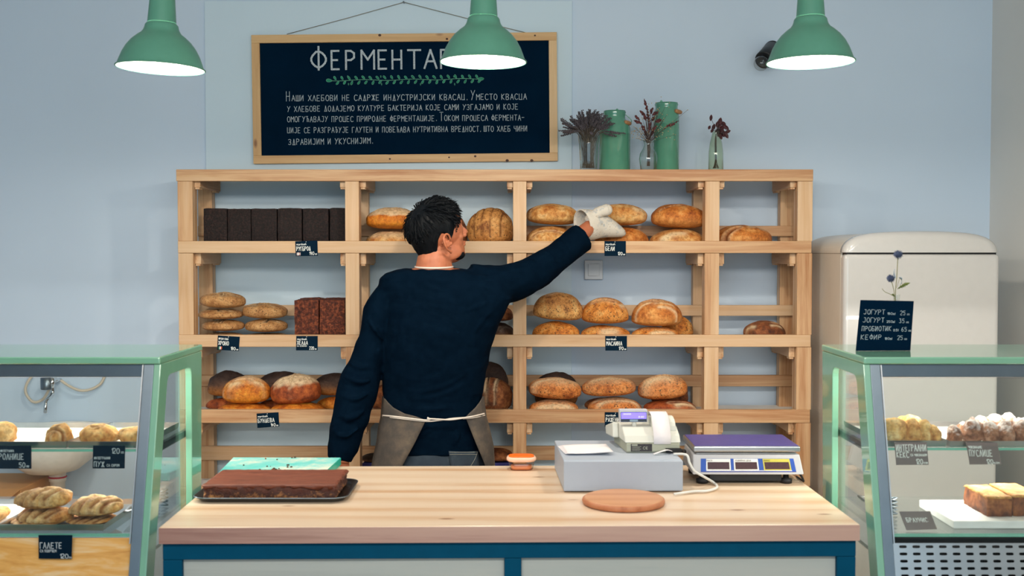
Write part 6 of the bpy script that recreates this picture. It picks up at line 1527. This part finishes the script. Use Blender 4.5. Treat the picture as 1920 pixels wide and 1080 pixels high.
    r = ramp(nt, noi(nt, v, 60, 4, .7), [(0.35, rgb(4, 9, 15)), (0.62, rgb(9, 13, 18)), (0.8, rgb(34, 27, 24))]); nt.links.new(r.outputs[0], b.inputs['Base Color']); b.inputs['Roughness'].default_value = .5; b.inputs['Specular IOR Level'].default_value = .14
    def hairline(a):        # lower edge (z) of the hair at azimuth a from the face, 0 .. pi
        tb = [(0,.062),(.45,.058),(.75,.040),(.95,.012),(1.15,-.004),(1.32,-.034),(1.45,-.050),(1.58,-.022),(1.75,-.012),(1.95,-.034),(2.15,-.080),(2.5,-.104),(3.15,-.110)]
        for (a0, z0), (a1, z1) in zip(tb, tb[1:]):
            if a <= a1: return z0 + (z1-z0)*(a-a0)/(a1-a0)
        return tb[-1][1]
    def scalp(az, el, off):        # point on the skull, off metres out
        p = V((math.sin(az)*math.cos(el)*(.0775+off), math.cos(az)*math.cos(el)*(.098+off)-.004, math.sin(el)*(.092+off)+.004))
        if p.z < -.02:             # below the skull's widest line follow nape and temples
            t = (-.02-p.z)/.08; q = V((math.sin(az)*(.0775+off)*(1-.22*t), math.cos(az)*(.098+off)-.004 + (0 if math.cos(az) > 0 else .020*t), p.z)); p = V((q.x, q.y, q.z))
        return p
    hm = MB(); NA, NE = 96, 30; rings = []
    for j in range(NE+1):
        ring = []
        for i in range(NA):
            az = 2*math.pi*i/NA; aa = abs((az+math.pi) % (2*math.pi)-math.pi); zl = hairline(aa)
            el0 = math.asin(max(-.999, min(.999, (zl-.004)/.104))); el = el0 + (math.pi/2-el0)*(j/NE)
            edge = min(1, (j/NE)*3.2); th = (.004 + .0145*edge) if aa < 1.2 or aa > 2.6 else (.003 + .011*edge)
            if aa > 1.9: th = .0015 + .0145*min(1, (j/NE)*1.7)**1.3
            p = scalp(az, el, th)
            if j == 0: p = scalp(az, el, -.004)
            n_ = noise.noise(V((p.x*70, p.y*70, p.z*26)))*.0035 + noise.noise(p*140)*.0018
            d_ = V((p.x, p.y, p.z+.02)).normalized(); p += d_*n_*edge
            if aa < .8 and j/NE > .25: p.z += .008*min(1, (j/NE-.25)*3)*(1-aa/.8)
            ring.append(hd(*p))
        rings.append(ring)
    hm.loft(rings, False, True)
    hr = obj('hair', hm, hairm, root)
    tf = MB(); rg = random.Random(21); crown = (2.75, .95)
    for i in range(2300):
        az = rg.uniform(-math.pi, math.pi); aa = abs(az); zl = hairline(aa); el0 = math.asin(max(-.999, min(.999, (zl+.006-.004)/.104))); el = el0 + (math.pi/2-el0)*rg.random()**1.25
        e2 = max(0, (el-el0)/(math.pi/2-el0))
        if aa > 1.25 and e2 < .36: continue
        L = .016 + .022*min(1, e2*1.6); 
        front = math.cos(az)*math.cos(el) > .35 and el > .35
        p0 = scalp(az, el, .006); d_ = V((p0.x, p0.y, p0.z)).normalized()
        # flow away from the crown whorl, downwards at sides and back
        cp_ = scalp(2.9, 1.0, 0); fl = (p0-cp_); fl -= d_*fl.dot(d_); fl = fl.normalized() if fl.length > 1e-4 else V((0,-1,0))
        if (p0-cp_).length < .024 or (p0.z < -.02 and aa > 1.8): continue
        fl += V((rg.gauss(0,.16), rg.gauss(0,.16), rg.gauss(0,.16)))
        lift = .04 + (.6*rg.random()*min(1, max(0, p0.y-.03)/.04) if front else 0) + .12*rg.random()
        if el < .2: lift *= .35; L *= .6
        if aa > 1.2 and el < 0: lift *= .3; L *= .6
        a_ = p0; a_ = p0 + d_*.0085; b_ = p0 + d_*(.0118+.0016*rg.random()) + fl*L*.3; c_ = b_ + fl*L*.45 + d_*(L*lift*.6 - .0022); e_ = c_ + fl*L*.45 + d_*(L*lift*.35 - (.0105 if not front else .003)) + V((0,0,.002 if front else 0))
        w_ = rg.uniform(.0010, .0022)
        tf.tube([hd(*q) for q in (a_, b_, c_, e_)], [w_, w_, w_*.8, .0002], 4, caps=False)
    obj('hair_tufts', tf, hairm, hr)
    # ---------------- short beard
    bd = MB()
    bd.ell(hd(0,.0645,-.112), (.0250,.0245,.0208), 20, 14, HM); bd.ell(hd(0,.074,-.101), (.020,.0125,.012), 16, 10, HM)
    for s in (-1, 1): bd.ell(hd(s*.030,.050,-.113), (.0205,.026,.0165), 16, 10, HM)
    bm = obj('beard', bd, hairm, root); remesh(bm, .003, 3)
    # ---------------- sweater
    swm, nt, b = nmat('navy_black_knit'); v = coords(nt)
    r = ramp(nt, noi(nt, v, 40, 3), [(0.3, (0.0006, 0.0042, 0.0110, 1)), (0.7, (0.0011, 0.0060, 0.0145, 1))]); nt.links.new(r.outputs[0], b.inputs['Base Color']); b.inputs['Roughness'].default_value = .9; b.inputs['Specular IOR Level'].default_value = .02
    b.inputs['Sheen Weight'].default_value = .0; b.inputs['Sheen Roughness'].default_value = .5
    mp = coords(nt, (3.2, 3.2, 7)); fold = noi(nt, mp, 1.5, 2, .5, .8)
    bump(nt, b, mathn(nt, 'ADD', mathn(nt, 'MULTIPLY', fold, 1.0), mathn(nt, 'MULTIPLY', noi(nt, v, 260, 2), .03)), .5, .02)
    s_ = MB(); torso(s_, 0.0, lo=1)
    limb(s_, [(742,548,4.195,.062),(715,578,4.19,.062),(702,625,4.18,.056),(687,680,4.165,.062),(677,708,4.155,.072),(668,742,4.14,.074),(659,775,4.125,.070),(651,805,4.11,.063),(643,835,4.10,.056),(637,862,4.09,.046)])
    limb(s_, [(880,530,4.20,.070),(925,534,4.225,.076),(962,529,4.265,.074),(1000,513,4.305,.067),(1027,495,4.34,.062),(1052,475,4.38,.058),(1074,458,4.41,.058),(1091,446,4.432,.060)], 24)
    # collar band
    for q in (0,):
        c = P(813, 500, YM-.002); s_.loft([ering(c+V((0,0,z)), V((r_,0,0)), V((0,r_*.95,0)), 40, 2) for z, r_ in ((-.045,.104),(-.022,.090),(-.013,.085),(-.010,.081),(-.024,.078))], False, False)
    def bp(px_, py_, l):        # point on the back of the sweater
        rw = [r for r in TORSO]; 
        for (y0, a0, c0, d0), (y1, a1, c1_, d1) in zip(rw, rw[1:]):
            if y1 <= py_ <= y0: t = (py_-y1)/(y0-y1); a, c_, d = a1+(a0-a1)*t, c1_+(c0-c1_)*t, d1+(d0-d1)*t; break
        u = max(-.97, min(.97, (px_-(a+c_)/2)/((c_-a)/2))); return P(px_, py_, YM - d*(1-abs(u)**2.35)**(1/2.35) - l)
    for pts, r_ in (([(728,742),(765,750),(815,744),(860,726),(900,690)],.008),([(726,722),(770,734),(820,728),(868,704),(905,660)],.008),([(728,700),(765,712),(815,706),(865,680)],.007),([(735,762),(780,768),(840,764),(895,742)],.007),
                    ([(738,560),(752,600),(757,650),(752,700)],.008),([(930,575),(905,600),(880,640)],.008),([(935,560),(895,575),(860,590)],.007),([(775,825),(800,810),(822,796)],.008),([(850,838),(858,815),(856,796)],.008),([(790,515),(800,535),(830,545),(860,530)],.006),([(880,512),(900,520),(930,520)],.006)):
        q = smooth_path([bp(a, b_, -.0035) for a, b_ in pts], 6); n_ = len(q); s_.tube(q, [.001 + r_*math.sin(math.pi*i/(n_-1)) for i in range(n_)], 10)
    for pts, r_ in (([(652,676,4.12),(672,688,4.095),(700,690,4.11)],.008),([(643,705,4.10),(670,716,4.075),(700,712,4.09)],.009),([(636,742,4.09),(665,748,4.06),(692,738,4.08)],.008),([(630,775,4.075),(655,785,4.05),(685,770,4.07)],.008),([(624,810,4.06),(648,818,4.04),(676,802,4.06)],.007),([(690,600,4.13),(705,620,4.118),(720,640,4.13)],.007),
                    ([(990,484,4.26),(1010,505,4.25),(1012,532,4.27)],.007),([(1018,468,4.30),(1038,487,4.285),(1040,512,4.31)],.007),([(1045,446,4.345),(1062,468,4.33),(1066,488,4.35)],.006),([(945,500,4.21),(962,525,4.19),(955,560,4.21)],.008)):
        q = smooth_path([P(*c_) for c_ in pts], 6); n_ = len(q); s_.tube(q, [.001 + r_*math.sin(math.pi*i/(n_-1)) for i in range(n_)], 10)
    so = obj('sweater', s_, swm, root); remesh(so, .0055, 4)
    # soft folds pressed into the knit
    tx = bpy.data.textures.new('folds', 'CLOUDS'); tx.noise_scale = .07; tx.noise_depth = 1
    dm = so.modifiers.new('folds', 'DISPLACE'); dm.texture = tx; dm.strength = .012; dm.mid_level = .5; dm.texture_coords = 'LOCAL'
    # drawn fabric creases across the back and elbow as raised ridges
    # ---------------- jeans
    jm, nt, b = nmat('dark_denim'); v = coords(nt)
    r = ramp(nt, noi(nt, v, 9, 5, .65), [(0.35, rgb(26, 40, 54)), (0.6, rgb(44, 58, 70)), (0.8, rgb(92, 98, 100))]); nt.links.new(r.outputs[0], b.inputs['Base Color']); b.inputs['Roughness'].default_value = .85; bump(nt, b, noi(nt, v, 300, 2), .3, .001)
    j = MB(); rg_ = []
    for py, a, c_, d in ((832,722,907,.120),(848,713,914,.136),(872,705,921,.141),(890,706,922,.136),(905,712,918,.124)):
        c = P((a+c_)/2, py, YM); rg_.append(ering(c, V(((c_-a)/2*KM-.006,0,0)), V((0,d-.012,0)), 40, 2.3))
    j.loft(rg_)
    for s in (-1, 1):
        x = hips.x + s*.088
        ctube(j, [((x-s*.006,YM,hips.z-.02), .098), ((x,YM,.66), .094), ((x+s*.004,YM-.008,.47), .074), ((x+s*.006,YM+.012,.32), .07), ((x+s*.008,YM+.018,.10), .06), ((x+s*.008,YM+.018,.055), .062)])
    jo = obj('jeans', j, jm, root); remesh(jo, .007, 5)
    # back pocket with stitching
    yb = YM-.136
    def bk(px_, py_, l=0.0):
        a, c_, d = 712, 917, .131; u = (px_-(a+c_)/2)/((c_-a)/2); u = max(-.98, min(.98, u)); e = 2.3
        y = YM - (d-.004)*(1-abs(u)**e)**(1/e) - l; return P(px_, py_, y)
    pk = MB(); rows = []
    for t in range(7):
        py_ = 845 + 42*t/6; x0 = 841 + 6*t/6; x1 = 897 + 2*t/6; y_off = 0
        rows.append([bk(x0+(x1-x0)*k/8, py_ + (3-(k-4)**2*.12 if t == 0 else 0)*.6, .006) for k in range(9)])
    pk.loft(rows, False, False, True, False); po = obj('pocket', pk, jm, jo, solid=.003)
    sg_ = MB()
    for dy in (3, 7): sg_.tube([bk(843+k*6.6, 845+dy, .0085) for k in range(9)], .0008, 5)
    sg_.tube([bk(895-12*(t/6)**1.5, 847+26*t/6, .0085) for t in range(7)], .0008, 5)
    obj('stitching', sg_, plain('stitch_thread', rgb(150,150,140), .8), po)
    # ---------------- apron
    am, nt, b = nmat('worn_brown_grey_apron'); v = coords(nt)
    r = ramp(nt, noi(nt, v, 11, 5, .65), [(0.3, rgb(56, 54, 54)), (0.52, rgb(80, 73, 67)), (0.75, rgb(112, 98, 82))]); nt.links.new(r.outputs[0], b.inputs['Base Color']); b.inputs['Roughness'].default_value = .9; bump(nt, b, noi(nt, v, 320, 2), .35, .001)
    def lerp_tab(tb, y):
        for (y0, x0), (y1, x1) in zip(tb, tb[1:]):
            if y <= y1: return x0 + (x1-x0)*max(0, (y-y0))/(y1-y0)
        return tb[-1][1]
    OL = [(742,717),(781,714),(803,709),(826,706.5),(870,697),(980,690)]; OR = [(742,907),(760,909),(781,912),(800,917),(837,925.5),(870,927.5),(980,931)]
    IL = [(742,719),(752,725),(764,737),(775,757),(784,793),(791,797),(830,778),(872,755),(980,712)]; IR = [(742,905.5),(752,901),(766,890),(780,874),(785,874),(830,892),(870,909),(980,926)]
    ap = MB(); rows = []; NR, NC = 44, 60
    for t in range(NR+1):
        py_ = 743 + 237*t/NR; a, c_ = lerp_tab(OL, py_), lerp_tab(OR, py_); cx = (a+c_)/2; hw = (c_-a)/2; d = .132 + .020*min(1, max(0, (py_-780)/70)); e = 2.3
        def tt(xe): return math.acos(max(-1, min(1, (xe-cx)/hw)))
        il, ir = lerp_tab(IL, py_), lerp_tab(IR, py_)
        def ang(xe):
            u = max(-.9999, min(.9999, (xe-cx)/hw)); y = (1-abs(u)**e)**(1/e); return math.atan2(y, u)
        aL, aR = ang(il), ang(ir)        # back side angles, measured with y towards the camera
        row = []
        a0, a1 = aL, aR + 2*math.pi
        for k in range(NC+1):
            an = a0 + (a1-a0)*k/NC; x, y = math.cos(an), math.sin(an); s = (abs(x)**e+abs(y)**e)**(-1/e)
            wv = .002*math.sin(an*9+py_*.03)*min(1, max(0, (py_-790)/60))
            row.append(P(cx + hw*x*s, py_, YM - (d+wv)*y*s))
        rows.append(row)
    ap.loft(rows, False, False, True, False)
    ao = obj('apron', ap, am, root, solid=.0025)
    bib = MB(); rows = []
    for t in range(9):
        z = P(0, 745, YM).z + (P(0, 560, YM).z-P(0, 745, YM).z)*t/8; hw = .15-.035*t/8
        rows.append([V((hips.x + .01 + hw*(k/8-.5)*2, YM + .138 - .05*abs(k/8-.5)**2, z)) for k in range(9)])
    bib.loft(rows, False, False, True, False); obj('bib', bib, am, ao, solid=.0025)
    cord = plain('white_cotton_cord', rgb(226, 214, 202), .8)
    def back(px_, py_, l):
        u = max(-.985, min(.985, (px_-813)/98)); return P(px_, py_, YM - .130*(1-abs(u)**2.3)**(1/2.3) - l)
    c1 = MB()
    def cpath(pts, l, rr): c1.tube(smooth_path([back(a, b_, l) for a, b_ in pts], 5), rr, 8)
    cpath([(717,779),(735,780.5),(757,783),(780,786),(800,788),(806,786),(801,783)], .010, .0030)
    cpath([(717,781),(740,783.5),(765,786.5),(800,790),(825,788),(850,784.5),(874,783)], .008, .0026)
    cpath([(801,785),(820,786),(845,787),(870,783.5),(890,780),(908,775.5)], .012, .0030)
    cpath([(868,785),(890,783),(909,778.5)], .009, .0024)
    obj('waist_cord', c1, cord, ao)
    nk = MB(); nk.tube(smooth_path([V((P(814,500,YM).x + .0715*math.cos(a), YM-.006+.0715*math.sin(a), P(813,500,YM).z + .004*math.sin(a) - .03*max(0, math.sin(a)) )) for a in [math.pi*(1.0+k/10*1.0) for k in range(11)]], 4), [(.0034,.0018)]*41, 8)
    obj('neck_strap', nk, cord, ao)
    # ---------------- oven mitt
    mm, nt, b = nmat('printed_linen_mitt'); v = coords(nt)
    f = noi(nt, v, 42, 3, .6, .8); g2_ = noi(nt, v, 90, 3, .6)
    cc = mixc(nt, ramp(nt, f, [(.54, (0,0,0,1)), (.64, (1,1,1,1))]).outputs[0], rgb(206, 200, 188), rgb(172, 176, 176))
    cc = mixc(nt, ramp(nt, g2_, [(.62, (0,0,0,1)), (.68, (1,1,1,1))]).outputs[0], cc, rgb(172, 158, 138)); nt.links.new(cc, b.inputs['Base Color']); b.inputs['Roughness'].default_value = .9
    bump(nt, b, noi(nt, v, 30, 4), .5, .006)
    def ring2(c, up, bx_, n=28): return [P(*c) + up*math.cos(2*math.pi*k/n) + bx_*math.sin(2*math.pi*k/n) for k in range(n)]
    kk = 1/S(4.5); mt = MB()
    def pv(dx, dy, dyy=0): return V((dx*kk, dyy, -dy*kk))
    rgs = [ring2((1092,422,4.49), pv(-4,-28.5), V((.030,-.042,0))), ring2((1097,421.5,4.495), pv(-4,-28.5), V((.028,-.042,0))), ring2((1108,421.5,4.505), pv(-2,-28), V((.022,-.042,0))), ring2((1120,422.5,4.52), pv(3,-25.5), V((.014,-.042,0))), ring2((1133,425.5,4.53), pv(6,-20), V((.008,-.040,0))),
           ring2((1147,430,4.535), pv(6,-14.5), V((.006,-.036,0))), ring2((1159,434.5,4.54), pv(5,-10), V((.004,-.030,0))), ring2((1168,438,4.545), pv(3,-6), V((.002,-.02,0))), ring2((1172,439.5,4.546), pv(1,-2), V((0,-.006,0)))]
    mt.loft(rgs, False, True)
    mt.tube(smooth_path([P(1106,416,4.50), P(1115,405,4.49), P(1125,397.5,4.485), P(1134,394.5,4.483), P(1141,392.5,4.483)], 4), [(.026,.026)]*4 + [(.022,.024)]*4 + [(.021,.021)]*4 + [(.022,.02)]*4 + [(.018,.016)], 16)
    mt.ell(P(1139,393.5,4.483), (.0185,.017,.0205), 16, 10)
    mo = obj('oven_mitt', mt, mm, root, solid=.0035)
    tr = MB(); tr.tube(rgs[0] + [rgs[0][0]], .0024, 8, caps=False); obj('hem', tr, mm, mo)
    # ---------------- shoes
    for s in (-1, 1):
        x = hips.x + s*.096; sh = MB(); rr = []
        for y, w_, h in ((-.085,.02,.035),(-.08,.034,.06),(-.04,.038,.075),(.02,.040,.072),(.08,.045,.055),(.14,.046,.042),(.18,.036,.034),(.195,.015,.022)):
            rr.append(ering((x + s*y*.15, YM+.03+y, .002+h/2), V((w_,0,0)), V((0,0,h/2)), 20, 2.8))
        sh.loft(rr); obj('shoe', sh, M['rubber'], root)
shopkeeper()
